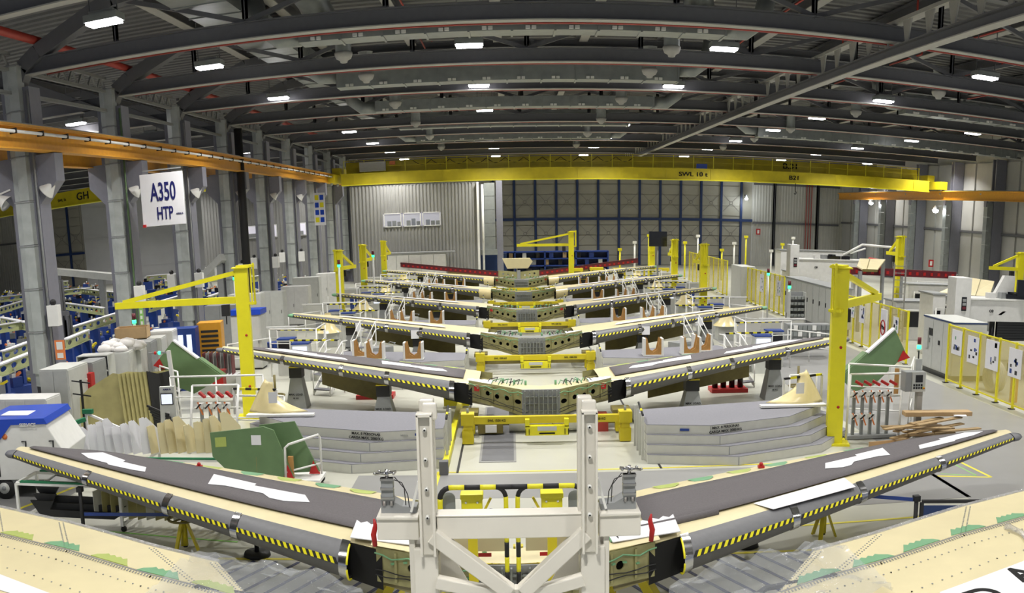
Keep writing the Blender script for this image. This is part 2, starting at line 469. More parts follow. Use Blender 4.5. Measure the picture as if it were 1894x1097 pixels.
def column_right(i, y):
    t = thing('wall_column', 'grey steel column against the right wall, %s of the row' % ORD[i], 'column', (X1-.3, y, 0), 0, 'columns of the right wall')
    for s in (-1, 1):
        m = MB(); m.b2((-.42, s*.25-.06, 0), (.42, s*.25+.06, 10), STEELB); part('column_leg', m, t)
    m = MB(); m.b2((-.05, -.2, 0), (.05, .2, 10), STEELB); part('web', m, t)
    for k in range(6):
        m = MB(); m.b2((-.92, -.25, .9+1.0*k), (-.46, .3, 1.87+1.0*k), GALV); part('duct_section', m, t)
    m = MB(); rr = []
    for a in range(7):
        q = R(15*a); cx, cz = -.7-.45*(1-math.cos(q)), 6.9+.45*math.sin(q)
        rr.append((cx, 0, cz))
    m.tube(rr+[(-1.25, 0, 7.6)], .24, GALV, 10, False); part('duct_elbow', m, t)
    m = MB(); m.b2((-1.0, -.2, 6.6), (-.46, .2, 7.05), STEELB); part('corbel', m, t)
    return t
for i in range(9): column_right(i, 48.1+6.79*(i-2))

# ---------------------------------------------------------------- crane rails
def crane_rail(x, z, y0, y1, label, side=1, conductor=True):
    t = thing('crane_rail', label, 'crane rail', (x, 0, 0))
    m = MB(); m.ibeam((0, y0, z), (0, y1, z), .36, .62, .035, ORANGE); part('rail_beam', m, t)
    m = MB(); m.b2((-.2, y0, z+.31), (.2, y1, z+.36), ORANGE); m.b2((-.04, y0, z+.36), (.04, y1, z+.43), GALV); part('rail_head', m, t)
    if conductor:
        m = MB(); m.tube([(side*.3, y0, z+.12), (side*.3, y1, z+.12)], .045, WHITE, 8); part('conductor_tube', m, t)
        y = y0+1
        for k in range(34):
            m = MB(); m.b2((side*.16, y-.03, z+.06), (side*.36, y+.03, z+.2), BLK); part('tube_clip', m, t); y += 1.55
    return t
crane_rail(-12.75, 8.08, 17, 74.5, 'orange crane rail with a white conductor tube in front of the left columns')
crane_rail(-14.65, 8.0, 17, 74.5, 'orange crane rail behind the left columns, on the side bay', -1, False)
crane_rail(32.6, 7.3, 40, 92, 'orange crane rail along the right wall', -1, False)

# ---------------------------------------------------------------- travelling cranes
def bridge(y, zb, h, label, x0=-12.6, x1=32.4, txt=()):
    t = thing('bridge_crane', label, 'crane', (0, y, 0), 0, 'yellow bridge cranes at the far end')
    m = MB(); m.b2((x0+.6, -.32, zb), (x1-.6, .32, zb+h), YELD); part('girder', m, t)
    m = MB(); m.b2((x0+.6, -.42, zb-.06), (x1-.6, .42, zb), YEL); part('bottom_flange', m, t)
    for k in range(14):
        x = x0+1.5+3.2*k
        if x < x1-1: m = MB(); m.b2((x-.04, -.35, zb+.03), (x+.04, -.31, zb+h-.03), YELD); part('stiffener', m, t)
    for x, s in ((x0, 1), (x1, -1)):
        m = MB(); m.b2((x-.25, -1.6, zb+.15), (x+.35, 1.6, zb+.75), YELD); part('end_carriage', m, t)
        for yy in (-1.2, 1.2):
            m = MB(); m.tube([(x, yy-.0, zb+.18), (x+.12, yy, zb+.18)], .2, GREYM, 12); part('wheel', m, t)
    return t
c1 = bridge(69.2, 7.62, .78, 'front yellow bridge crane girder spanning the far end of the hall')
for i, (x, s) in enumerate(((13.2, 'SWL 10 t'), (20.8, 'B21'))):
    letters(s, .42, BLACK, c1, face_y(x, -.37, 7.85), sx=1.3)
m = MB(); m.bar((20.9, -.4, 7.6), (20.9, -.4, 7.05), .05, .05, BLK); m.tube([(20.9, -.4, 7.05), (20.98, -.4, 6.9), (20.9, -.4, 6.8), (20.8, -.4, 6.86)], .035, BLK, 6); part('hook', m, c1)
c2 = bridge(71.6, 8.15, 1.15, 'rear yellow bridge crane girder with a service walkway and hand rails')
letters('B.31', .55, BLACK, c2, face_y(21.2, -.37, 8.75), sx=1.3)
m = MB(); m.b2((-12, -1.3, 8.32), (31.6, -.4, 8.38), YEL); m.b2((-12, -1.33, 8.3), (31.6, -1.28, 8.46), YEL); part('walkway', m, c2)
m = MB()
for z in (8.9, 9.35): m.bar((-12, -1.28, z), (31.6, -1.28, z), .04, .04, YELD)
part('hand_rail', m, c2)
for k in range(30):
    m = MB(); m.bar((-12+1.5*k, -1.28, 8.4), (-12+1.5*k, -1.28, 9.38), .05, .05, YEL); part('rail_post', m, c2)
m = MB(); m.b2((-10.8, -1.7, 8.55), (-8.9, -1.35, 9.2), GREYC); part('control_cabinet', m, c2)
m = MB(); m.b2((-8.6, -1.6, 8.95), (-8.2, -1.35, 9.2), ORANGEC); part('warning_light', m, c2)
m = MB(); m.b2((13.7, -1.4, 8.45), (14.5, -1.34, 8.8), BLUEV); part('number_plate', m, c2)
m = MB()
for k in range(12):
    x = -7+1.35*k; m.tube([(x+1.35*j/6, -.45, 9.25-.35*math.sin(math.pi*j/6)) for j in range(7)], .02, BLK, 5, False)
part('festoon_cable', m, c2)
for a, b in ((-1.9, 7.8), (9.6, 8.0), (30.4, 7.8)):
    m = MB(); m.b2((a, -.37, b), (a+.5, -.33, b+.14), BLACK); part('data_plate', m, c2)

t = thing('side_bay_crane', 'yellow bridge crane with black letters in the left side bay', 'crane', (-21.4, 50.5, 0), math.atan2(-19.5, 24)+math.pi)
t.rotation_euler = (0, 0, 0); t.location = (0, 0, 0)
m = MB(); m.bar((-46, 67, 7.75), (-20.5, 50.5, 7.75), .5, .85, YELD); m.bar((-46, 67, 7.3), (-20.5, 50.5, 7.3), .6, .06, YEL); part('girder', m, t)
ang = math.atan2(50.5-67, -20.5+46)
d = Vector((-20.5+46, 50.5-67, 0)).normalized(); nrm = Vector((d.y, -d.x, 0))
p = Vector((-24.8, 53.28, 7.55))+nrm*.27
letters('GH', .62, BLACK, t, face_y(p.x, p.y, p.z, ang), sx=1.6)
p = Vector((-26.9, 54.64, 7.62))+nrm*.27
letters('SWL 5t', .22, BLACK, t, face_y(p.x, p.y, p.z, ang), sx=1.5)
for a, b, q in (((-21.6, 60, 7.95), (-18.4, 60, 7.95), 'second'), ((-20.9, 72, 7.75), (-18.2, 72, 7.75), 'third')):
    m = MB(); m.bar(a, b, .5, .8, YEL); m.bar((a[0], a[1], a[2]+.45), (a[0]+1.6, b[1], a[2]+.45), .3, .12, YEL)
    tag(part('hoist_girder', m), 'short yellow hoist girder seen between columns, %s from the lettered crane' % q, 'crane')
# ================================================================= ROOF SERVICES
def ceiling_lamp(x, y, z, label, src=[None]):
    if src[0] is None:
        t = thing('high_bay_lamp', label, 'lamp', (x, y, z), 0, 'high bay lamps under the roof')
        m = MB(); m.b2((-.42, -.26, .0), (.42, .26, .16), GALV); m.b2((-.3, -.18, .16), (.3, .18, .24), GREYM); part('lamp_housing', m, t)
        m = MB(); m.b2((-.38, -.22, -.06), (.38, .22, -.001), LAMP); part('diffuser', m, t)
        for sx in (-.35, .35):
            m = MB(); m.bar((sx, 0, .16), (sx, 0, 2.22), .025, .025, STEEL); part('hanger', m, t)
        ld = bpy.data.lights.new('bulb', 'AREA'); ld.shape = 'RECTANGLE'; ld.size = .76; ld.size_y = .44; ld.energy = LAMP_W; ld.spread = R(135); ld.color = (1, .975, .93)
        lo = bpy.data.objects.new('bulb', ld); C.objects.link(lo); lo.parent = t; lo.location = (0, 0, -.09)
        src[0] = t; return t
    return dup(src[0], (x, y, z), 0, label)
LX = [(-9.05, 'left'), (-1.1, 'centre left'), (6.5, 'centre right'), (15.35, 'right'), (24.2, 'far right'), (-18.0, 'left side bay')]
YS = [2.9, 12.0, 21.3, 29.3, 38.3, 47.2, 55.4, 64.9, 74.2, 84.4]
for x, nm in LX:
    for j, y in enumerate(YS):
        if x == -18.0 and y < 20: continue
        if (round(x, 1), j) in ((-9.1, 5), (-9.0, 5), (6.5, 5), (24.2, 3)): continue
        ceiling_lamp(x, y, 10.14, 'bright high bay lamp of the %s row, %s from the camera end' % (nm, ORD[j]))
for x, y in ((-30, 22), (-30, 31), (-30, 38), (-42.8, 78), (-28.5, 74), (-28, 60.2), (-30, 45), (-40, 84.2), (-30, 84), (-43, 70), (31.6, 58), (31.6, 67), (31.6, 82)):  # most left bay lamps are added to brighten that bay and its wall
    ceiling_lamp(x, y, 10.14, 'small bright lamp %s, %s from the camera end' % ('in the partly added outer left bay row' if x < -35 else 'in the partly added left side bay row' if x < 0 else 'near the right wall', ORD[sorted((22, 31, 38, 45, 60.2, 74, 84)).index(y)] if -35 < x < 0 else ORD[sorted((70, 78, 84.2)).index(y)] if x < 0 else ORD[sorted((58, 67, 82)).index(y)]))

def bell(x, y, i):
    t = thing('air_diffuser', 'bell shaped white air diffuser under the roof, %s' % i, 'diffuser', (x, y, 9.72), 0, 'bell shaped air diffusers')
    m = MB(); m.lathe([(.03, 0), (.1, .02), (.12, .08), (.22, .13), (.27, .24), (.27, .3), (.24, .32)], (0, 0, 0), STEELL, 16); part('bell', m, t)
    m = MB(); m.lathe([(.24, .30), (.24, 1.0), (.26, 1.02)], (0, 0, 0), GALV, 14); part('drop_pipe', m, t)
for k, y in enumerate((28.7, 33.2, 41.5, 50.5, 59.3, 69.2)):
    bell(-4.75, y, 'left file, %s from the camera' % ORD[k]); bell(4.82, y+.1, 'middle file, %s from the camera' % ORD[k])
for k, y in enumerate((33, 41.7, 52, 60, 69)): bell(15.4, y, 'right file, %s from the camera' % ORD[k])

def cross_duct(y, x0, x1, z, h, label, reg=True, ends=True):
    t = thing('air_duct', label, 'duct', (0, y, 0), 0, 'sheet metal ducts across the hall')
    n = max(2, int((x1-x0)/1.15))
    for k in range(n):
        a = x0+(x1-x0)*k/n; b = x0+(x1-x0)*(k+1)/n
        m = MB(); m.b2((a+.015, -.42, z), (b-.015, .42, z+h), GALV); m.b2((b-.03, -.45, z-.03), (b+.03, .45, z+h+.03), GALV); part('duct_section', m, t)
        if reg and k % 1 == 0:
            m = MB()
            for s in (-.08, .08): m.b2((a+.5+s-.06, -.50, z+.02), (a+.5+s+.06, -.43, z+.10), WHITE)
            part('air_register', m, t)
    if ends:
        for x, s in ((x0, -1), (x1, 1)):
            m = MB(); m.tube([(x, 0, z+h/2), (x+s*.6, 0, z+h/2), (x+s*1.1, 0, z+h/2+.35), (x+s*1.3, 0, z+h/2+1.2)], .27, GALV, 12); part('duct_bend', m, t)
    return t
cross_duct(26.8, -5.6, 5.9, 10.0, .45, 'nearest sheet metal duct with small white registers below the first truss')
cross_duct(35.9, -6.2, 6.2, 9.95, .95, 'second sheet metal duct hanging between the second and third truss', True)
cross_duct(44.6, -6.0, 6.6, 9.95, .45, 'third sheet metal duct across the hall')
cross_duct(54.0, -6.0, 6.6, 9.95, .8, 'fourth sheet metal duct across the hall', False)
cross_duct(63.5, -6.0, 6.6, 9.95, .6, 'fifth sheet metal duct across the hall')
cross_duct(40.2, 17, 33, 9.9, .8, 'sheet metal duct across the right part of the roof, nearer one')
cross_duct(58, 15, 33, 9.9, .8, 'sheet metal duct across the right part of the roof, farther one')
for x, y, q in ((-5.3, 26.6, 'left'), (5.1, 26.9, 'middle')):
    t = thing('round_duct', 'large round spiral duct near the roof, top of the picture, %s one' % q, 'duct')
    m = MB(); m.tube([(x, 18, 11.3), (x, y-1, 11.3), (x+.1, y, 11.1), (x+.3, y+.5, 10.6)], .42, GALV, 16); part('duct_body', m, t)
    for k in range(7):
        m = MB(); m.tube([(x, 19+k, 11.3), (x, 19.06+k, 11.3)], .45, GALV, 16); part('duct_ring', m, t)
t = thing('long_duct', 'wide flat sheet metal duct running along the hall left of the middle', 'duct', (-7.9, 0, 0))
for k in range(40):
    m = MB(); m.b2((-.75, 10+1.5*k, 11.0), (.75, 11.47+1.5*k, 11.5), GALV); m.b2((-.78, 11.45+1.5*k, 10.97), (.78, 11.5+1.5*k, 11.53), GALV); part('duct_section', m, t)
# sprinkler pipes
m = MB(); m.tube([(-12.95, 5, 10.95), (-12.95, 92, 10.95)], .12, REDP, 10)
tag(part('main_pipe', m), 'thick red sprinkler main along the roof above the left columns', 'pipe')
for k in range(9):
    y = BY[k+4]+.45
    m = MB(); m.tube([(-12.9, y, 10.06), (33, y, 10.06)], .035, REDP, 6)
    tag(part('sprinkler_pipe', m), 'thin red sprinkler pipe beside the %s roof truss' % ORD[k], 'pipe', 'thin red sprinkler pipes')
k = 0
for x in (8.6, 12.1, 15.3, 18.8, 22.4, -3.1):
    for y in (29.5, 36.2, 43):
        m = MB(); m.tube([(x, y-1.7, 11.5), (x, y+1.5, 11.5)], .035, REDP, 6); m.bar((x, y-1.7, 11.5), (x, y-1.7, 12.36), .05, .05, REDP)
        tag(part('branch_pipe', m), 'short red sprinkler branch %s, in the %s cross row' % (('right of the centre lamp row', 'right of the monorail truss', 'left of the right lamp row', 'right of the right lamp row', 'far right', 'left of the centre')[k//3], ORD[k % 3]), 'pipe', 'short red branch pipes'); k += 1
# cable tray and conduits above the left columns
m = MB(); m.b2((-15.9, 20, 9.1), (-15.5, 90, 9.16), BLUE)
tag(part('cable_tray', m), 'blue cable tray under the roof of the left side bay', 'cable tray')
m = MB(); m.tube([(-16.3, 20, 9.1), (-16.3, 90, 9.1)], .05, REDP, 6)
tag(part('side_bay_pipe', m), 'red pipe under the roof of the left side bay', 'pipe')

# horn shaped floodlights on the columns, lit wall floods on the right
def horn(x, y, z, rz, lab):
    t = thing('horn_light', lab, 'lamp', (x, y, z), rz, 'unlit horn floodlights on the left columns')
    m = MB(); M = Matrix.Rotation(R(50), 3, 'Y').to_4x4()
    m.lathe([(.06, .0), (.09, -.1), (.14, -.2), (.25, -.42), (.26, -.44), (.2, -.36), (.1, -.2)], (0, 0, 0), WHITE, 14, M.to_3x3() if False else M.to_3x3()); part('horn', m, t)
    m = MB(); m.bar((-.5, 0, .12), (0, 0, 0), .05, .05, WHITE); part('bracket', m, t)
for i in range(6):
    horn(X0+.95, BY[i+4]-.1, 6.95, 0, 'white horn floodlight on the %s left column' % ORD[i])
horn(X0-1.0, BY[4]-.2, 6.75, R(180), 'white horn floodlight on the outer side of the nearest left column')
for x, y, z, s in ((23.6, 94.5, 6.75, .16), (33.0, 84.2, 6.7, .2), (33.0, 70.0, 6.2, .24)):
    t = thing('wall_floodlight', 'lit white floodlight on the %s' % ('back wall beside the hangar door' if x < 30 else 'right wall, %s one' % ('farther' if y > 80 else 'nearer')), 'lamp', (x, y, z))
    m = MB(); m.sphere((0, 0, 0), s, LAMPS, 12, (1, 1, .8)); part('lamp_glass', m, t)
    m = MB(); m.lathe([(s*1.3, .05), (s*.7, .3), (.08, .4)], (0, .05, 0), GREYM, 12); part('reflector', m, t)
    m = MB(); m.bar((0, .0, .3), (.5 if x > 30 else 0, .8 if x < 30 else 0, .4), .06, .06, GREYM); part('bracket', m, t)
    ld = bpy.data.lights.new('bulb', 'POINT'); ld.energy = 130; ld.shadow_soft_size = .15; ld.color = (.93, .97, 1)
    lo = bpy.data.objects.new('bulb', ld); C.objects.link(lo); lo.parent = t; lo.location = (-.3 if x > 30 else 0, -.45, -.1)

# signs
t = thing('hanging_sign', 'white sign with dark blue letters and digits on the second left column', 'sign', (-12.45, 31.2, 5.42))
m = MB(); m.b2((0, 0, 0), (1.58, .05, 1.78), PAPER); part('panel', m, t, bevel=.01)
letters('A350', .86, TBLUE, t, face_y(.83, -.01, .86), sx=.50)
letters('HTP', .60, TBLUE, t, face_y(.85, -.01, .22), sx=.55)
letters('AIRBUS', .08, TBLUE, t, face_y(1.38, -.01, .34))
m = MB(); m.b2((.02, -.08, -.02), (.12, 0, .08), RED); part('red_button', m, t)
m = MB(); m.bar((.1, .1, 1.9), (1.5, .1, 1.9), .04, .04, GREYM); part('hanger', m, t)
t = thing('blue_sign', 'small white board with blue and yellow pictograms on a far left column', 'sign', (-12.8, 62.5, 4.9))
m = MB(); m.b2((0, 0, 0), (.75, .04, 2.1), PAPER); part('panel', m, t)
for r_ in range(4):
    for c_ in range(2):
        m = MB(); m.b2((.08+.33*c_, -.012, .2+.48*r_), (.33+.33*c_, .0, .52+.48*r_), BLUEV if (r_+c_) % 3 else YEL); part('pictogram', m, t)

# small boxes on columns, exit and fire signs
for i in range(1, 7):
    y = BY[i+3]
    for s in (1, -1):
        if s < 0 and i < 3: continue
        t = thing('speaker_box', 'white box with a dark speaker on the %s side of the %s left column' % ('right' if s > 0 else 'left', ORD[i-1]), 'box', (X0+s*.62, y-.35, 2.75))
        m = MB(); m.b2((-.18, -.12, 0), (.18, .12, .62), WHITE); part('case', m, t, bevel=.01)
        m = MB(); m.sphere((0, 0, .70), .10, BLK, 10); part('speaker', m, t)
for p, lab in (((X0+.75, 24.9, 1.75), 'red and white fire notice on the nearest left column'),):
    t = thing('fire_notice', lab, 'sign', p)
    m = MB(); m.b2((-.16, -.03, 0), (.16, 0, .58), ORANGEC); part('panel', m, t)
    m = MB(); m.b2((-.1, -.036, .3), (.1, -.03, .53), WHITE); m.b2((-.1, -.036, .05), (.1, -.03, .2), WHITE); part('pictogram', m, t)
t = thing('green_notice', 'tall narrow green exit notice on the second left column', 'sign', (X0+.62, 31.6, 1.5))
m = MB(); m.b2((0, -.03, 0), (.14, 0, 1.1), LINEG); part('panel', m, t)
m = MB()
for k in range(5): m.b2((.03, -.036, .08+.2*k), (.11, -.03, .2+.2*k), WHITE)
part('pictogram', m, t)
for x, y, z, lab in ((-45.9+.9, 95.3, 3.2, 'small red fire sign on the back wall of the left bay'), (25.0, 95.6, 3.2, 'small red fire sign beside the hangar door'), (33.5, 71.8, 1.6, 'red fire sign on the right wall')):
    t = thing('fire_sign', lab, 'sign', (x-8*(x < 0), y, z)); m = MB(); m.b2((0, -.03, 0), (.45, 0, .6), RED); part('panel', m, t)
    m = MB(); m.b2((.12, -.036, .12), (.33, -.03, .48), WHITE); part('pictogram', m, t)

# ================================================================= OFFICE BOX at the far left end
m = MB(); m.b2((-12.6, 75.9, 0), (-2.5, 84, 7.68), OFFC)
of = thing('office_box', 'grey ribbed office box with a lit row of three windows', 'office', (0, 0, 0))
wn = (-10.03, -5.42, 4.42, 5.5)
for a, b, z0, z1 in ((-12.6, wn[0], 0, 7.65), (wn[1], -2.5, 0, 7.65), (wn[0], wn[1], 0, wn[2]), (wn[0], wn[1], wn[3], 7.65)):
    m = MB(); corr(m, a, b, 76, z0, z1, OFFC, .26, .05); part('cladding', m, of)
m = MB(); m.b2((-2.5, 76, 0), (-2.4, 84, 7.65), OFFC); m.b2((-12.6, 76, 7.6), (-2.4, 84, 7.68), OFFC); m.b2((-12.6, 83.9, 0), (-2.5, 84, 7.6), OFFC); part('shell', m, of)
m = MB(); m.b2((-10.4, 76.3, 4.2), (-5.1, 76.35+1.6, 4.25), GREYM); m.b2((-10.4, 78, 4.2), (-5.1, 78.1, 5.8), INTW); part('room_wall', m, of)
for k in range(3):
    a = wn[0]+.06+1.55*k
    w_ = MB()
    for p, q in (((a, wn[2]), (a+1.42, wn[2]+.06)), ((a, wn[3]-.06), (a+1.42, wn[3])), ((a, wn[2]), (a+.06, wn[3])), ((a+1.36, wn[2]), (a+1.42, wn[3]))):
        w_.b2((p[0], 75.9, p[1]), (q[0], 75.98, q[1]), WHITE)
    fr = part('window', w_, of)
    m = MB(); m.b2((a+.06, 75.94, wn[2]+.06), (a+1.36, 75.95, wn[3]-.06), GLASS); part('pane', m, fr)
    for j in range(3):
        x = a+.2+.4*j; h = .2+.25*random.random()
        m = MB(); m.b2((x, 76.6, 4.3), (x+.3, 76.9, 4.6+h), random.choice((GREYM, BLUE, GREYC, BLK)))
        tag(part('office_item', m), '%s item on the desk behind the %s lit office window' % (('left', 'middle', 'right')[j], ('left', 'middle', 'right')[k]), 'office item', 'items behind the office windows')
m = MB(); m.b2((-2.55, 75.7, 0), (-2.38, 76.02, 7.68), WHITE); m.tube([(-2.1, 75.9, .4), (-2.1, 75.9, 7.5)], .09, WHITE, 8); part('corner_trim', m, of)
t = thing('vertical_duct', 'square sheet metal duct standing right of the office box', 'duct', (-1.5, 76.4, 0))
for k in range(5):
    m = MB(); m.b2((-.5, 0, 2.4+1.05*k), (.35, .8, 3.42+1.05*k), GALV); part('duct_section', m, t)
m = MB(); m.b2((-.85, -.2, 2.0), (.5, .9, 2.42), GALV); part('duct_outlet', m, t)
m = MB(); m.b2((.45, .2, 0), (.95, .8, 8), STEELB); part('column_leg', m, t)
# left part of the far wall: second office with windows in the side bay
t = thing('side_office', 'grey ribbed side bay office wall with small windows', 'office', (0, 0, 0))
m = MB(); corr(m, -29.0, -14.6, 88, 0, 9.6, OFFC, .3); part('cladding', m, t)
for a in (-24.6, -23.0, -20.2):
    m = MB(); m.b2((a, 87.85, 3.9), (a+1.35, 87.93, 5.1), WHITE); f = part('window', m, t)
    m = MB(); m.b2((a+.07, 87.8, 4.0), (a+1.28, 87.84, 5.0), INTW); part('pane', m, f)
    m = MB(); m.b2((a+.1, 87.76, 4.0), (a+1.1, 87.79, 4.35), GREYM); part('furniture', m, f)
t = thing('side_cabinet_range', 'pale grey low cabinet range in front of the office box', 'cabinet', (0, 0, 0))
m = MB(); m.b2((-9.9, 74.0, 0), (-5.0, 75.2, 2.35), GREYC); part('body', m, t)
m = MB(); m.b2((-10.0, 73.9, 2.35), (-4.3, 75.3, 2.45), GREYM); part('roof_slab', m, t)
for k in range(5):
    m = MB(); m.b2((-9.8+.97*k, 73.95, .1), (-8.88+.97*k, 74.0, 2.25), WHITEM); part('door', m, t)
# ================================================================= TAIL PLANES
def lerp(a, b, t): return a+(b-a)*t
def interp(tab, s):
    if s <= tab[0][0]: return tab[0][1]
    for (a, p), (b, q) in zip(tab, tab[1:]):
        if s <= b: return lerp(p, q, (s-a)/(b-a))
    return tab[-1][1]
TE = [(1.0, 3.45), (2.07, 4.03), (3.4, 4.68), (4.74, 5.21), (6.1, 5.68), (7.4, 6.0), (8.3, 6.12), (9.33, 6.15)]
CB = [(1.0, 2.95), (2.53, 3.79), (5.57, 5.25), (7.4, 5.93), (9.0, 6.1), (9.33, 6.12)]
def LE(s): return .6*s
def NR(s): return interp([(1.8, .235), (2.6, .205), (3.6, .168), (5.5, .132), (9.3, .068)], s)      # nose half height
def GB(s): return LE(s)+.42-.022*s                                   # nose cover / skin joint
def CF(s): return LE(s)+.78-.055*(s-2.2)                             # skin strip / mat joint

def nose_curve(s, off=0, n=12, a0=-90, a1=90):
    r = NR(s)+off; c = GB(s); d = (GB(s)-LE(s))+off; out = []
    for i in range(n+1):
        a = R(lerp(a1, a0, i/n)); out.append((c-d*math.cos(a), r*math.sin(a)))
    return out

def half_plane(t, sd, z0, b, style, seg_s=(2.12, 3.85, 5.17, 7.05, 9.22)):
    """all parts of one half: sd = -1 left, +1 right; local x = sd*s"""
    zm = lambda s: z0+b*s-.55*NR(s)
    P = lambda s, y, dz: (sd*s, y, zm(s)+dz)
    fl = (lambda r: r) if sd > 0 else (lambda r: r[::-1])
    # upper skin strips
    def strip(name, ya, yb, s0, s1, za, zb, m, n=14, dz=0):
        rows = []
        for i in range(n+1):
            s = lerp(s0, s1, i/n); row = []
            for j in range(4):
                q = j/3; row.append(P(s, lerp(ya(s), yb(s), q), lerp(za(s), zb(s), q)+.012*math.sin(math.pi*q)+dz))
            rows.append(row)
        mb = MB(); mb.grid(fl(rows), m); return part(name, mb, t)
    s0, s1 = 1.75, 9.30
    fs = strip('front_skin', GB, CF, s0, s1, NR, lambda s: NR(s)+.015, CREAM)
    cs = strip('centre_skin', CF, lambda s: interp(CB, s), s0-.25, s1, lambda s: NR(s)+.015, lambda s: NR(s)-.02, CREAM)
    strip('rear_skin', lambda s: interp(CB, s), lambda s: interp(TE, s)+.02, s0-.25, s1, lambda s: NR(s)-.02, lambda s: NR(s)-.06, CREAM)
    rows = [[P(s, y, dz) for y, dz in ((GB(s), -NR(s)), (CF(s), -NR(s)-.03), (interp(CB, s), -NR(s)+.03), (interp(TE, s), -.0))] for s in [lerp(1.2, s1, i/10) for i in range(11)]]
    mb = MB(); mb.grid(fl(rows)[::-1], OLIVEL); part('lower_skin', mb, t)
    rows = [[P(s, interp(TE, s)+.02, NR(s)-.06), P(s, interp(TE, s), 0.0)] for s in [lerp(1.2, s1, i/8) for i in range(9)]]
    mb = MB(); mb.grid(rows, SPAR); part('rear_spar', mb, t)
    # leading edge covers with hazard tape
    tail = style['tip']
    for k in range(4):
        a, bb = seg_s[k]+.10, seg_s[k+1]-.02
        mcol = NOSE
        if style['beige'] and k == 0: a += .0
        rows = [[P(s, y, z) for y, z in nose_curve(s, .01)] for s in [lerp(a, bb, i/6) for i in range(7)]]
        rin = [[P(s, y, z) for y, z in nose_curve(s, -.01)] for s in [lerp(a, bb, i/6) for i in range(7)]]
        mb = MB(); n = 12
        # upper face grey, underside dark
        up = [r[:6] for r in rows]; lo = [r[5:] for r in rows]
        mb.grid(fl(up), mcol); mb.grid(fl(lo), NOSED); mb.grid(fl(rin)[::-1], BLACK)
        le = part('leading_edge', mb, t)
        # tape: slanted quads just proud of the cover
        w_ = style.get('tw', .12); nst = max(4, int((bb-a)/w_)); mb = MB(); vs = []; fs_ = []
        for i in range(nst):
            q0, q1 = a+(bb-a)*i/nst, a+(bb-a)*(i+1)/nst
            pts = []
            for (s, ang) in ((q0, 27), (q0, 9), (q1, 9), (q1, 27)):
                sh = .04 if ang == 27 else 0
                s = min(max(s+sh, a), bb)
                r = NR(s)+.016; d = GB(s)-LE(s)+.016
                pts.append(P(s, GB(s)-d*math.cos(R(ang)), r*math.sin(R(ang))))
            mb.add(pts if sd > 0 else pts[::-1], [(0, 1, 2, 3)], YEL if i % 2 else BLK)
        part('hazard_tape', mb, le)
    for k in range(4 if style['bands'] else 1):
        s = seg_s[k]; wd = .10
        rows = [[P(q, y, z) for y, z in nose_curve(q, .022)] for q in (s-.02, s+wd/2, s+wd)]
        mb = MB(); mb.grid(fl(rows), CHROME)
        rin = [[P(q, y, z) for y, z in nose_curve(q, -.012)] for q in (s-.02, s+wd)]
        if k == 0: mb.grid(fl(rin)[::-1], BLACK)
        part('metal_band', mb, t)
    if style['beige']:
        rows = [[P(q, y, z) for y, z in nose_curve(q, .03)] for q in (1.75, 2.0, 2.4)]
        mb = MB(); mb.grid(fl(rows), CREAML); part('root_fairing', mb, t)
    if style['rim']:
        pts = [P(2.10, y, z) for y, z in nose_curve(2.10, .015)]
        mb = MB(); mb.tube(pts[1:6], .014, YEL, 6); mb.tube(pts[6:12], .014, YEL, 6); part('edge_guard', mb, t)
    # black sheets inside the open nose root, the cavity's shade painted in
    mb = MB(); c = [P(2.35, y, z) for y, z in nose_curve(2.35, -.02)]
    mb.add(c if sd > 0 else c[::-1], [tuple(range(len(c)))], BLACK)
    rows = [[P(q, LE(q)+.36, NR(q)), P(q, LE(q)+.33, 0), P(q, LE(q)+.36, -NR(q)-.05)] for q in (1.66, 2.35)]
    mb.grid(rows, BLACK); part('cavity_shade_sheet', mb, t)
    # tip cap
    rows = []
    for q, kx in ((9.22, 1), (9.36, .9), (9.46, .62), (9.50, .1)):
        cy = (LE(9.25)+6.1)/2+.05; row = []
        for y, z in nose_curve(9.22, .012)+[(6.12, -.0)]+[nose_curve(9.22, .012)[0]]:
            row.append(P(q, cy+(y-cy)*kx, z*kx))
        rows.append(row)
    mb = MB(); mb.grid(fl(rows), tail); part('tip_cap', mb, t)
    # hinge patches on the rear strip
    if style['patch']:
        for k, s in enumerate((2.3, 2.9, 3.6, 4.3, 5.1, 5.9)):
            y = interp(TE, s); mb = MB(); zz = NR(s)-.035
            ps = [P(s-.2, y-.16, zz), P(s-.12, y-.28, zz), P(s+.12, y-.24, zz), P(s+.22, y-.10, zz), P(s+.22, y-.0, zz-.01), P(s-.2, y-.1, zz-.01)]
            mb.add([(p[0], p[1], p[2]+.012) for p in (ps if sd > 0 else ps[::-1])], [tuple(range(6))], GREENP if k % 2 else GREENL); part('hinge_patch', mb, t)
    # front spar with lightening holes
    A = Vector(P(.42, .80, 0)); B = Vector(P(1.74, LE(1.74)+.34, 0))
    dx = (B-A); L = dx.length; ux = dx.normalized()
    uz = Vector((0, 0, 1)); uy = uz.cross(ux) if sd > 0 else ux.cross(uz)
    ux3 = ux; M = Matrix((ux3, uy, uz)).transposed().to_4x4(); M.translation = Vector((A.x, A.y, 0))
    zt0, zt1, zb0, zb1 = z0+.17, zm(1.74)+NR(1.74), z0-style['drop']+.03, zm(1.74)-.22
    outer = [(0, zb0), (L, zb1), (L, zt1), (0, zt0)]
    holes = []
    for k, f in enumerate((.10, .30, .48, .65)):
        zc = lerp((zt0+zb0)/2, (zt1+zb1)/2, f)+.02*(k % 2)
        holes.append(ell(L*f, zc, .085 if k == 0 else .06, .06, 12))
    mb = MB(); mb.plate(outer, holes, .02, SPAR, M); sp = part('front_spar', mb, t)
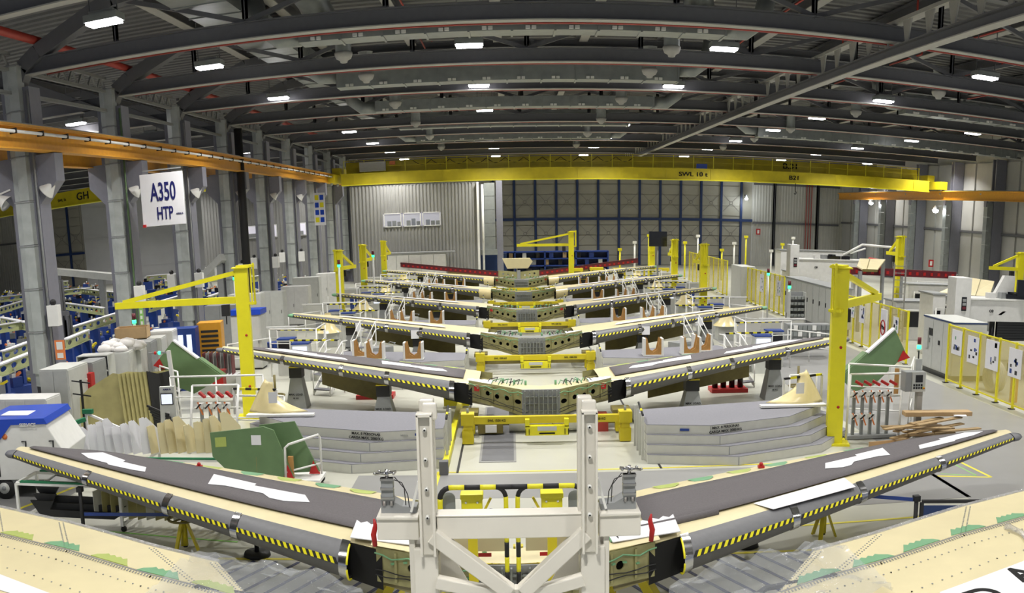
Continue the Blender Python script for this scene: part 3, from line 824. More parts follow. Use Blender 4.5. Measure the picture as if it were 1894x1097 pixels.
    mb = MB(); mb.plate([(.1, zb0+.05), (L*.97, zb1+.05), (L*.97, zt1-.12), (.1, zt0-.08)], [], .01, BLACK, M @ Matrix.Translation((0, .2, 0))); part('inner_shadow_wall', mb, t)
    for f in (.2, .56, .8):
        mb = MB(); x = L*f; za, zb_ = lerp(zt0, zt1, f)-.03, lerp(zb0, zb1, f)+.04
        c0 = M @ Vector((x, -.015, za)); c1 = M @ Vector((x, -.015, zb_)); mb.bar(c0, c1, .03, .03, SPAR); part('stiffener', mb, sp)
    for off in (.10, .16):
        mb = MB(); pts = [M @ Vector((L*f, -.03, lerp(zb0, zb1, f)+off+.015*math.sin(f*15+off*40))) for f in [i/10 for i in range(11)]]
        mb.tube(pts, .008, BLK, 5, False); part('harness', mb, sp)
    mb = MB(); pts = [M @ Vector((L*f, -.035, lerp(zt0, zt1, f)-.09+.03*math.sin(f*21))) for f in [i/12 for i in range(13)]]
    mb.tube(pts, .011, GREENP, 5, False); part('harness', mb, sp, label='green wiring harness')
    for k in range(7):
        f = .08+.12*k+.03*random.random(); mb = MB(); p = M @ Vector((L*f, -.03, lerp(zt0, zt1, f)-.1-.12*random.random()))
        mb.box(p, (.05, .03, .02), GREENP, random.random()); part('cable_clip', mb, sp)
    if style['redtag']:
        p = M @ Vector((L*.84, -.03, lerp(zt0, zt1, .84)-.16)); mb = MB(); mb.box(p, (.13, .02, .13), RED, math.atan2(ux.y, ux.x)); part('red_flag', mb, sp)
    # olive trim panel under the rear of the tail plane
    if style['olive']:
        a, bb = style['olive'][0 if sd < 0 else 1]
        y0_ = 4.45
        mb = MB(); vs = []
        def top(s): return min(zm(s)+.0, 1.22)
        def bot(s): return lerp(style['ob'][0], style['ob'][1], (s-a)/(bb-a))
        pts = [(a, bot(a)), (bb, bot(bb)), (bb, top(bb)), (a, top(a))]
        Mo = Matrix(((sd, 0, 0, 0), (0, 1, 0, y0_), (0, 0, 1, 0), (0, 0, 0, 1)))
        mb.plate(pts, [], .07, OLIVE, Mo); el = part('trim_panel', mb, t)
        mb = MB(); mb.plate([(a, top(a)), (bb, top(bb)), (bb, top(bb)-.05), (a, top(a)-.05)], [], .01, OLIVEL, Mo @ Matrix.Translation((0, -.012, 0))); part('edge_strip', mb, el)

def tail_plane(i, x0, y0, z0, b, label, style):
    t = thing('tail_plane', label, 'tail plane', (x0, y0, 0), 0, 'horizontal tail planes on the line')
    for sd in (-1, 1): half_plane(t, sd, z0, b, style)
    # centre joint: grey ribbed fitting
    YC = .80
    zc0, zc1 = z0-style['drop'], z0+.17
    mb = MB(); mb.b2((-.46, YC, zc0), (.46, YC+.04, zc1), GREYM); ct = part('centre_fitting', mb, t)
    for k in range(8):
        x = -.38+.76*k/7; mb = MB(); mb.b2((x-.012, YC-.07, zc0+.02), (x+.012, YC, zc1-.02), GALV); part('rib', mb, ct)
    for z in (.25, .5, .75):
        mb = MB(); mb.b2((-.42, YC-.05, lerp(zc0, zc1, z)-.01), (.42, YC, lerp(zc0, zc1, z)+.01), GALV); part('rib', mb, ct)
    mb = MB()
    rows = []
    for q in range(9):
        x = -1.8+3.6*q/8; ax = abs(x)
        rows.append([(x, .82+.38*max(ax-.4, 0), z0+.18+.03*ax), (x, 1.15+.30*ax, z0+.18+.03*ax), (x, 1.4+.42*ax, z0+.15+.03*ax)])
    mb.grid(rows, CREAM if style['patch'] else GREYM); part('root_skin', mb, t)
    for sd in (-1, 1):
        for k in range(9):
            mb = MB(); x = sd*(.35+.09*k+.03*random.random()); y = 1.15+.04*k+.25*random.random()
            z = z0+.20+.03*abs(x)
            if k % 3 == 0: mb.tube([(x, y, z-.02), (x, y, z+.09)], .028, GREENP, 8)
            else: mb.tube([(x, y, z), (x+.05, y+.1, z+.07+.04*random.random()), (x+.16*sd, y+.2, z+.03), (x+.2*sd, y-.1, z)], .012, GREENP if k % 2 else BLK, 5)
            part('bonding_lead', mb, t)
        mb = MB(); pts = []
        for k in range(14):
            s = 1.15+.075*k; pts += [(sd*s, 1.75+.45*(s-1.1)+(.09 if k % 2 else 0))]
        pts += [(sd*2.1, 1.6), (sd*1.2, 1.3)]
        zz = z0+.235
        mb.prism(pts if sd > 0 else pts[::-1], zz, zz+.012, PAPER); part('masking_sheet', mb, t)
    return t

ROWS = []
base = dict(tip=GREENP, beige=False, rim=False, bands=True, patch=False, drop=.50, redtag=False, olive=None, ob=(.1, .65), tw=.09)
st = dict(base, tip=NOSE, rim=True, patch=True, drop=.30, tw=.05)
tail_plane(0, 0, 9.83, .99, .030, 'nearest complete tail plane, grey mats and white sheets on top, behind the white frame', st)
names = ['second tail plane on the line, tips behind the two big yellow jib cranes', 'third tail plane on the line with green tips and small papers on the nose',
         'fourth tail plane on the line, red flag on its spar and beige right nose root', 'fifth tail plane on the line with beige nose roots',
         'sixth tail plane on the line, farthest with striped nose, thin and beige']
for i in range(5):
    s_ = dict(base, tw=.065 if i < 2 else .09)
    s_['tip'] = NOSE if i == 0 else GREENP
    s_['beige'] = i >= 3; s_['redtag'] = i in (0, 2, 4); s_['patch'] = i == 0
    s_['olive'] = ((4.2, 6.0), (3.1, 6.0)) if i == 0 else ((2.8, 5.95), (2.85, 5.9))
    s_['ob'] = (.12, .68) if i == 0 else (0.02, .66)
    tail_plane(i+1, .67, 21.4+9.53*i, .93, .072, names[i], s_)

# seventh station: bare dark red spars with a cream fitting
t = thing('bare_spar_tail_plane', 'bare tail plane frame with long dark red spars at the far end', 'tail plane', (.6, 69.2, 0))
for sd in (-1, 1):
    mb = MB(); mb.bar((sd*1.5, 1.0, .85), (sd*9.3, 4.9, 1.55), .12, .36, WINER); sp = part('spar', mb, t)
    mb = MB(); mb.bar((sd*1.5, 1.0, 1.05), (sd*9.3, 4.9, 1.66), .16, .03, BLK); part('spar_cap', mb, sp)
    for k in range(20):
        f = .03+.048*k; mb = MB(); mb.box((sd*lerp(1.5, 9.3, f), lerp(1.0, 4.9, f)-.08, lerp(.85, 1.5, f)), (.16, .03, .12), RED, sd*.46); part('rib_clip', mb, sp)
    M = Matrix.Translation((0, .9, 0)) @ Matrix.Diagonal((sd, 1, 1, 1))
    mb = MB(); mb.plate([(.12, .4), (1.5, .62), (1.5, 1.12), (.12, 1.0)], [ell(.45, .75, .07, .07, 8), ell(.8, .8, .07, .07, 8), ell(1.15, .86, .07, .07, 8)], .03, SPAR, M); part('root_rib', mb, t)
    mb = MB(); mb.plate([(2.2, .3), (5.4, .55), (5.4, 1.15), (2.2, .9)], [], .05, OLIVE, Matrix.Translation((0, 4.2, 0)) @ Matrix.Diagonal((sd, 1, 1, 1))); part('trim_panel', mb, t)
mb = MB(); mb.b2((-.12, .8, .3), (.12, .95, 1.1), GREYM); part('centre_fitting', mb, t)
t = thing('cream_cowl', 'small cream cowl standing on the far bare spar station', 'cowl', (.3, 71.5, 1.22))
mb = MB(); mb.prism([(-.9, .7), (-.55, -.05), (1.0, -.05), (1.35, .45), (1.15, .7)], -.3, .3, CREAM, Matrix.Rotation(R(90), 4, 'X')); part('shell', mb, t)

# protective mats and paper sheets lying on the two nearest tail planes
def on_plane(x0, y0, z0, b, sd, s, y, dz): return (x0+sd*s, y0+y, z0+b*s+.45*NR(s)+.022+dz)
def mat_on(x0, y0, z0, b, sd, s0, s1, label, f0=0, f1=1):
    rows_u = []
    n = 16
    for i in range(n+1):
        s = lerp(s0, s1, i/n); row = []
        for j in range(6):
            q = lerp(f0, f1, j/5); a, c = CF(s)+.03, interp(CB, s)-.03
            row.append(on_plane(x0, y0, z0, b, sd, s, lerp(a, c, q), lerp(0, -.03, q)+.018+.01*math.sin(math.pi*q)))
        rows_u.append(row)
    mb = MB(); mb.grid(rows_u if sd > 0 else rows_u[::-1], CARPET); o = part('protective_mat', mb)
    so = o.modifiers.new('thickness', 'SOLIDIFY'); so.thickness = .012
    return tag(o, label, 'mat')
mat_on(0, 9.83, .99, .030, -1, 1.6, 9.0, 'long grey protective mat on the left half of the nearest complete tail plane')
mat_on(0, 9.83, .99, .030, 1, 1.7, 9.0, 'long grey protective mat on the right half of the nearest complete tail plane')
mat_on(.67, 21.4, .93, .072, -1, 1.9, 8.6, 'grey protective mat on the left half of the second tail plane')
mat_on(.67, 21.4, .93, .072, 1, 1.9, 8.6, 'grey protective mat on the right half of the second tail plane')
mb = MB(); mb.tube([(1.62, 9.83+CF(1.6)+.1, 1.19), (2.75, 9.83+CF(2.75)+.0, 1.20)], .055, CARPET, 12)
tag(part('rolled_mat', mb), 'rolled end of a grey mat on the right half of the nearest tail plane', 'mat')
mb = MB(); mb.sphere((-5.3, 9.83+5.1, 1.26), .035, RED, 8); mb.box((-5.3, 9.83+5.1, 1.22), (.1, .08, .04), RED); tag(part('red_marker', mb), 'tiny red marker on the left tail plane edge', 'marker')
mb = MB(); mb.sphere((4.0, 9.83+4.72, 1.22), .035, RED, 8); mb.box((4.0, 9.83+4.72, 1.18), (.1, .08, .04), RED); tag(part('red_marker', mb), 'tiny red marker on the right tail plane edge', 'marker')

def paper(x0, y0, z0, b, sd, pts, label, dz=.035):
    """pts: (s, fraction across the mat)"""
    vs = []
    for s, q in pts:
        a, c = CF(s), interp(CB, s)
        vs.append(on_plane(x0, y0, z0, b, sd, s, lerp(a, c, q), lerp(0, -.03, q)+dz+.01*math.sin(math.pi*q)))
    n = len(vs); mb = MB(); up = [(v[0], v[1], v[2]+.006) for v in vs]
    mb.add(vs+up, [tuple(range(n-1, -1, -1)), tuple(range(n, 2*n))]+[(i, (i+1) % n, n+(i+1) % n, n+i) for i in range(n)], PAPER)
    return tag(part('paper_template', mb), label, 'template')
T1 = [(7.9, .5), (7.3, .78), (6.2, .55), (6.2, .45), (5.3, .42), (5.15, .22), (5.6, .18), (6.5, .16), (6.6, .22), (7.4, .25)]
T2 = [(4.75, .30), (4.85, .72), (4.0, .68), (4.0, .60), (3.1, .62), (2.95, .42), (3.35, .30), (3.6, .30), (3.75, .40), (4.45, .38)]
paper(0, 9.83, .99, .030, -1, [(s*.62+2.85, q) for s, q in T1], 'white cut paper template, outer one on the left grey mat in front')
paper(0, 9.83, .99, .030, -1, T2, 'white cut paper template, inner one on the left grey mat in front')
paper(0, 9.83, .99, .030, 1, [(s*.64+3.63, q) for s, q in T1], 'white cut paper template, outer one on the right grey mat in front')
paper(0, 9.83, .99, .030, 1, [(s*.75+2.7, q) for s, q in T2], 'white cut paper template, inner one on the right grey mat in front')
paper(0, 9.83, .99, .030, 1, [(5.05, -.02), (5.05, -.40), (3.55, -.32), (3.35, -.02)], 'white paper strip between mat and nose cover on the right', .012)
for sd, w_ in ((-1, 'left'), (1, 'right')):
    paper(.67, 21.4, .93, .072, sd, [(s, q) for s, q in T1], 'white paper template, outer one on the %s half of the second tail plane' % w_)
    paper(.67, 21.4, .93, .072, sd, [(s-.6, q) for s, q in T2], 'white paper template, inner one on the %s half of the second tail plane' % w_)
    for i in (1, 2, 3):
        paper(.67, 21.4+9.53*i, .93, .072, sd, [(3.0, .15), (3.2, .5), (7.0, .55), (7.4, .2)], 'long white paper strip on the %s half of the %s tail plane' % (w_, ORD[i+1]), .02)
        if i == 1:
            for k, s in enumerate((4.1, 6.3)):
                mb = MB(); y = 21.4+9.53*i+LE(s)-.03; z = .93+.072*s
                mb.b2((.67+sd*s-.14, y-.012, z-.28), (.67+sd*s+.14, y, z+.02), PAPER); tag(part('paper_tag', mb), 'white paper tag hanging from the nose of the third tail plane, %s %s' % (w_, ('inner', 'outer')[k]), 'paper')

# support stands with black pads (stencilled)
def stand(x, y, h, label, txt=True):
    t = thing('support_stand', label, 'stand', (x, y, 0), 0, 'padded support stands')
    mb = MB(); hh = h-.34
    v = [(-.30, -.3, 0), (.30, -.3, 0), (.30, .3, 0), (-.30, .3, 0), (-.16, -.18, hh), (.16, -.18, hh), (.16, .18, hh), (-.16, .18, hh)]
    mb.add(v, [(0,1,2,3)[::-1], (4,5,6,7), (0,1,5,4), (1,2,6,5), (2,3,7,6), (3,0,4,7)], GREYM); part('tapered_body', mb, t)
    mb = MB(); mb.b2((-.18, -.2, hh), (.18, .2, h-.03), BLK); part('foam_pad', mb, t)
    mb = MB(); mb.b2((-.185, -.205, h-.05), (.185, .205, h-.02), YELD); part('pad_edge', mb, t)
    if txt:
        M = Matrix.Translation((0, -.27, hh*.45)) @ Matrix.Rotation(R(90-8), 4, 'X')
        letters('MAX. LOAD', .075, BLACK, t, M); letters('80 KG', .06, BLACK, t, M @ Matrix.Translation((0, -.1, 0)))
    return t
for i in range(5):
    for sd, w_ in ((-1, 'left'), (1, 'right')):
        for k, s in enumerate((4.05, 6.75)):
            y = 21.4+9.53*i+LE(s)+.55; zz = .93+.072*s-1.55*NR(s)-.02
            stand(.67+sd*s, y, zz, 'grey tapered stand with black pad under the %s %s of the %s tail plane' % (w_, ('inner wing', 'outer wing')[k], ORD[i+1]), i < 2)
    
# hand wheel jacks under the nearest tail plane
def jack(x, y, h, label, wheel):
    t = thing('screw_jack', label, 'jack', (x, y, 0), 0, 'screw jacks under the nearest tail plane')
    if wheel:
        mb = MB()
        for k in range(3):
            a = 2.1*k; mb.bar((.22*math.cos(a), .22*math.sin(a), .02), (.05*math.cos(a), .05*math.sin(a), .5), .07, .03, YELD)
        mb.tube([(0, 0, .1), (0, 0, .52)], .05, YELD, 10); part('tripod_foot', mb, t)
        mb = MB(); mb.tube([(.25*math.cos(2*math.pi*k/20), .25*math.sin(2*math.pi*k/20), .56) for k in range(21)], .022, OLIVE, 8)
        for k in range(3): mb.bar((0, 0, .56), (.25*math.cos(2.1*k), .25*math.sin(2.1*k), .56), .03, .02, OLIVE)
        part('hand_wheel', mb, t)
    else:
        mb = MB(); mb.lathe([(.0, .07), (.2, .07), (.21, .05), (.22, 0), (0, 0)], (0, 0, 0), BLK, 18); part('base_plate', mb, t)
    mb = MB(); mb.tube([(0, 0, .07), (0, 0, h)], .038, BLK, 10); part('screw', mb, t)
    mb = MB(); mb.lathe([(0, 0), (.09, 0), (.09, .03), (0, .03)], (0, 0, h-.02), BLK, 12); part('head_pad', mb, t)
jack(-5.35, 14.1, .93, 'jack with a brown hand wheel on a yellow foot, front left floor', True)
jack(-4.1, 14.0, .9, 'black screw jack on a round base, front left floor', False)
jack(5.0, 14.2, .93, 'jack with a brown hand wheel on a yellow foot, front right floor', True)
jack(3.65, 14.1, .9, 'black screw jack on a round base, front right floor', False)

# yellow trestles under each centre box
def trestle(i, x0, y0, label):
    t = thing('trestle', label, 'trestle', (x0, y0, 0), 0, 'yellow trestles under the tail planes'); t.scale = (1, 1, 1.1)
    for sd in (-1, 1):
        x = sd*1.82+.1
        mb = MB(); mb.b2((x-.10, -.1, .04), (x+.10, .1, .62), YELD); mb.b2((x-.13, -.13, .02), (x+.13, .13, .3), YELD); lg = part('leg', mb, t)
        mb = MB(); mb.b2((x-.15, -.16, .42), (x+.15, .16, .66), YELD); part('leg_collar', mb, lg)
        mb = MB(); mb.lathe([(0, 0), (.07, 0), (.05, .05), (0, .05)], (x, 0, 0), GREYM, 10); part('foot', mb, lg)
        mb = MB(); mb.tube([(x, 0, .62), (x, 0, .76)], .03, GALV, 8); part('screw', mb, lg)
        mb = MB(); mb.b2((x-.13, -.12+.9, .04), (x+.13, .12+.9, .5), YELD); part('leg', mb, t)
        mb = MB(); mb.b2((x-.22, .55, .46), (x+.22, 1.15, .56), OLIVE); part('saddle', mb, t)
        mb = MB(); mb.bar((x, .05, .5), (x, .9, .5), .1, .1, YELD); part('side_bar', mb, t)
    mb = MB(); mb.b2((-1.7, -.07, .43), (1.9, .07, .58), YELD); part('cross_bar', mb, t)
    mb = MB(); mb.b2((-1.7, 1.0, .18), (1.9, 1.12, .34), OLIVE); part('rear_beam', mb, t)
    mb = MB(); mb.b2((-.40, -.22, .20), (.60, .0, .40), YEL); mb.b2((-.40, -.22, .38), (-.30, .0, .54), YEL); mb.b2((.50, -.22, .38), (.60, .0, .54), YEL)
    br = part('cradle_bracket', mb, t)
    mb = MB(); mb.b2((-.12, -.235, .30), (.32, -.222, .39), GREYC); part('plate', mb, br)
    mb = MB(); mb.b2((-.08, -.235, .23), (.28, -.222, .26), BLACK); part('slot', mb, br)
    for x in (-.35, .55):
        for s in (-1, 1): mb = MB(); mb.bar((x-.04*s, -.235, .22), (x-.04*s, -.235, .34), .015, .015, BLACK); part('slot', mb, br)
    letters('SWL 1500 KG', .07, BLACK, t, face_y(1.25, -.075, .48)); letters('SWL 1500 KG', .07, BLACK, t, face_y(-1.05, -.075, .48))
for i in range(5): trestle(i, .67, 21.42+9.53*i, 'yellow trestle frame under the centre of the %s tail plane' % ORD[i+1])
t = thing('a_frame_support', 'yellow inclined support leg pair under the nearest tail plane centre', 'support', (0, 11.5, 0))
for sd in (-1, 1):
    mb = MB(); mb.bar((sd*1.95, .2, 0.0), (sd*1.5, .35, .78), .24, .12, YELD); part('leg', mb, t)
    mb = MB(); mb.bar((sd*1.25, .5, 0), (sd*1.35, .5, .7), .1, .1, YELD); part('leg', mb, t)
mb = MB(); mb.b2((-1.4, .45, .55), (1.4, .6, .68), YELD); part('cross_bar', mb, t)
mb = MB()
for k in range(9): mb.b2((-.4+.1*k-.03, .35, .1), (-.4+.1*k, .45, .95), YELD)
mb.b2((-.5, .33, .5), (.5, .4, .56), YELD); mb.b2((-.5, .33, .1), (.5, .4, .16), YELD); part('grille', mb, t)
# cream centre fairings with red labels behind the frame (seen through its V)
for sd, w_ in ((-1, 'left'), (1, 'right')):
    mb = MB(); rows = [[(sd*x, 10.75+.25*x, 1.42-.03*q-.02*x), (sd*x, 10.55+.25*x-.12*q, 1.38-.34*q*(.5+.5*x))] for q, x in ((.2, .12), (.7, .2), (1, .4), (1, .7))]
    mb = MB(); mb.prism([(sd*.12, 0), (sd*.75, 0), (sd*.75, .34), (sd*.2, .34), (sd*.12, .25)][::sd], 0, .04, CREAM, Matrix.Translation((0, 10.62, 1.34)) @ Matrix.Rotation(R(-62), 4, 'X') @ Matrix.Scale(-1, 4, (0, 1, 0)))
    o = part('joint_cover', mb); tag(o, 'cream joint cover, %s of the black and yellow barrier poles' % w_, 'cover')
    mb = MB(); mb.b2((sd*.28, 10.47, 1.33), (sd*.68, 10.49, 1.37), RED); o2 = part('red_label', mb, o)
# ================================================================= WHITE FIXTURE FRAME in front
t = thing('assembly_frame', 'big cream white steel frame with bolted posts and V brace in the front centre', 'frame', (-.02, 7.5, 0))
def fb(name, mb, b=.008): return part(name, mb, t, bevel=b)
for sd, xa in ((-1, -.70), (1, .635)):
    m = MB(); m.b2((xa-.065, 0, 2.46), (xa+.065, .05, 3.66), FRAMEW); m.b2((xa-.065, -.06, 2.46), (xa-.045, 0, 3.66), FRAMEW); m.b2((xa+.045, -.06, 2.46), (xa+.065, 0, 3.66), FRAMEW); m.b2((xa-.065, -.06, 3.64), (xa+.065, .05, 3.67), FRAMEW)
    p = fb('channel_post', m, .004)
    for z in (3.53, 3.28, 3.03, 2.79):
        m = MB(); m.tube([(xa, -.035, z), (xa, .01, z)], .018, WHITE, 10); m.tube([(xa, -.04, z), (xa, -.03, z)], .008, BLACK, 8); part('bolt', m, p)
    m = MB(); m.b2((xa-.02*sd-.07, .08, 2.4), (xa-.02*sd+.05, .2, 3.76), FRAMEW); m.b2((xa-.02*sd-.04, .02, 3.6), (xa-.02*sd+.08, .09, 3.74), FRAMEW); fb('rear_post', m, .015)
    m = MB(); m.b2((xa-.10+.03*sd, .02, 0), (xa+.10+.03*sd, .3, 2.5), FRAMEW); fb('column', m)
    m = MB(); m.b2((xa+.12*sd, .05, 0), (xa+.17*sd, .36, 2.62), FRAMEW); fb('column_flange', m)
    m = MB(); m.b2((xa+.08*sd, .02, 2.58), (xa+.43*sd, .3, 2.77), FRAMEW); m.b2((xa+.08*sd, .0, 2.76), (xa+.43*sd, .32, 2.79), FRAMEW); fb('arm', m)
    # grey clamp tower on the arm
    m = MB()
    m.prism([(.10*1, 0), (.40, 0), (.40, .16), (.22, .06), (.10, .05)] if sd > 0 else [(-.10, 0), (-.10, .05), (-.22, .06), (-.40, .16), (-.40, 0)], 0, .16, GREYM, Matrix.Translation((xa, .26, 2.79)) @ Matrix.Rotation(R(90), 4, 'X'))
    cb = part('clamp_bracket', m, t)
    m = MB()
    for dx in (.31, .37): m.tube([(xa+sd*dx, .1, 2.86), (xa+sd*dx, .1, 3.10)], .018, CHROME, 10)
    m.b2((xa+sd*.29, .08, 2.9), (xa+sd*.39, .16, 3.08), GREYM); part('clamp_tower', m, cb)
    for z in (2.92, 3.0, 3.08): 
        m = MB(); m.b2((xa+sd*.285, .06, z), (xa+sd*.395, .12, z+.02), CHROME); part('clamp_ring', m, cb)
    m = MB(); m.tube([(xa+sd*.26, .1, 3.15), (xa+sd*.44, .1, 3.13)], .012, CHROME, 6); m.tube([(xa+sd*.34, .1, 3.08), (xa+sd*.34, .1, 3.17)], .015, CHROME, 8)
    for k in range(5): m.sphere((xa+sd*(.28+.04*k), .08, 3.14+.02*(k % 2)), .014, CHROME, 6)
    part('valve_block', m, cb)
    m = MB(); m.tube([(xa+sd*.28, .1, 3.08), (xa+sd*.22, .12, 3.05), (xa+sd*.17, .1, 2.95), (xa+sd*.16, .1, 2.84)], .004, BLK, 4); m.tube([(xa+sd*.28, .12, 3.1), (xa+sd*.2, .12, 3.0), (xa+sd*.19, .1, 2.86)], .004, BLK, 4); part('cable', m, cb)
    m = MB(); m.bar((xa+sd*.07, .05, 3.08), (xa+sd*.14, .05, 2.82), .035, .02, WHITE); part('brace', m, t)
    # diagonals of the V, lower bars, side plates
    m = MB(); m.bar((xa-sd*.03, .02, 2.63), (.02+.05*sd, .02, 2.12), .12, .12, FRAMEW); fb('diagonal', m)
    m = MB(); m.bar((xa-sd*.05, .04, 2.21), (.02+.04*sd, .04, 2.07), .10, .10, FRAMEW); fb('lower_brace', m)
    m = MB(); m.plate([(0, 2.1), (sd*.34, 2.1), (sd*.36, 2.6), (sd*.33, 2.6)] if False else [(-.0, 2.05), (.28, 2.05), (.0, 2.55)], [], .02, FRAMEW, Matrix.Translation((xa-sd*.08, .2, 0)) @ Matrix.Diagonal((-sd, 1, 1, 1))); fb('gusset', m, .003)
    m = MB(); m.b2((xa-.16, -.2, 0), (xa+.16, .55, .06), FRAMEW); fb('foot_plate', m)
m = MB(); m.b2((-.63, .04, 2.58), (.58, .20, 2.78), FRAMEW); m.b2((-.64, .03, 2.775), (.59, .21, 2.79), FRAMEW); fb('cross_beam', m)
m = MB(); m.b2((-.03, 0, 1.2), (.07, .12, 2.15), FRAMEW); fb('centre_post', m)
m = MB(); m.b2((-.63, .04, 1.1), (.58, .2, 1.25), FRAMEW); fb('lower_beam', m)
for sd, w_ in ((-1, 'left'), (1, 'right')):
    m = MB(); x = sd*1.165-.02; m.tube([(x, 7.6, 2.50), (x+.01*sd, 7.6, 2.60), (x-.01*sd, 7.6, 2.68), (x, 7.6, 2.74)], .02, RED, 8, rs=[.02, .024, .02, .008])
    tag(part('red_pin', m), 'red plastic locating pin at the %s end of the white frame' % w_, 'pin')

# black and yellow hoop barrier behind the frame
t = thing('hoop_barrier', 'black and yellow striped tube barrier with two hoops behind the white frame', 'barrier', (-.03, 9.4, 0))
def striped(pts, r, n, t, seg=.16):
    # resample into short pieces with alternating colour
    L = [0]
    for a, b in zip(pts, pts[1:]): L.append(L[-1]+(Vector(b)-Vector(a)).length)
    tot = L[-1]; k = max(2, int(tot/seg))
    def at_(d):
        for i in range(len(L)-1):
            if d <= L[i+1]+1e-9: return Vector(pts[i]).lerp(Vector(pts[i+1]), (d-L[i])/max(1e-9, L[i+1]-L[i]))
        return Vector(pts[-1])
    for i in range(k):
        m = MB(); m.tube([at_(tot*(i+j/4)/k) for j in range(5)], r, YEL if i % 2 else BLK, 8, True); part('tube_piece', m, t)
for sd in (-1, 1):
    arc = [(sd*(.62+.12*math.sin(R(a))), 0, 2.36+.12*math.cos(R(a))) for a in range(0, 91, 15)]
    arc2 = [(sd*(.17-.11*math.sin(R(a))), 0, 2.36+.12*math.cos(R(a))) for a in range(0, 91, 15)]
    striped([(sd*.74, 0, 0.1)]+arc[::-1]+[(0, 0, 2.48)], .028, 8, t)
    striped(arc2+[(sd*.06, 0, .1)], .024, 8, t)
    m = MB(); m.b2((sd*.74-.06, -.06, 0), (sd*.74+.06, .06, .1), BLK); part('foot', m, t)
for sd, w_ in ((-1, 'left'), (1, 'right')):
    t = thing('yellow_junction_box', 'yellow bolted box with a lever on the %s, inside the hoop barrier' % w_, 'box', (sd*.42-.03, 9.55, 0))
    m = MB(); m.b2((-.11, 0, 2.12), (.11, .15, 2.34), YEL); m.b2((-.12, -.01, 2.30), (.12, .16, 2.36), YEL); part('case', m, t, bevel=.01)
    for x in (-.06, .06): m = MB(); m.sphere((x, -.005, 2.27), .013, WHITE, 8); part('screw_head', m, t)
    m = MB(); m.bar((-sd*.13, 0, 2.18), (-sd*.2, 0, 2.32), .025, .025, YELD); part('lever', m, t)
    m = MB(); m.sphere((-sd*.2, 0, 2.16), .05, GALV, 8); m.bar((-sd*.1, 0, 2.13), (-sd*.3, 0, 2.13), .03, .03, REDP); part('valve', m, t)
    m = MB(); m.bar((0, .07, 0), (0, .07, 2.13), .1, .1, YELD); part('post', m, t)
    m = MB(); m.prism([(-.07, 0)]+[(.07*math.cos(R(a)), .22+.07*math.sin(R(a))) for a in range(180, -1, -20)]+[(.07, 0)], 0, .02, GALV, Matrix.Translation((sd*.24, 0, 2.1)) @ Matrix.Rotation(R(90), 4, 'X')); part('arched_plate', m, t)

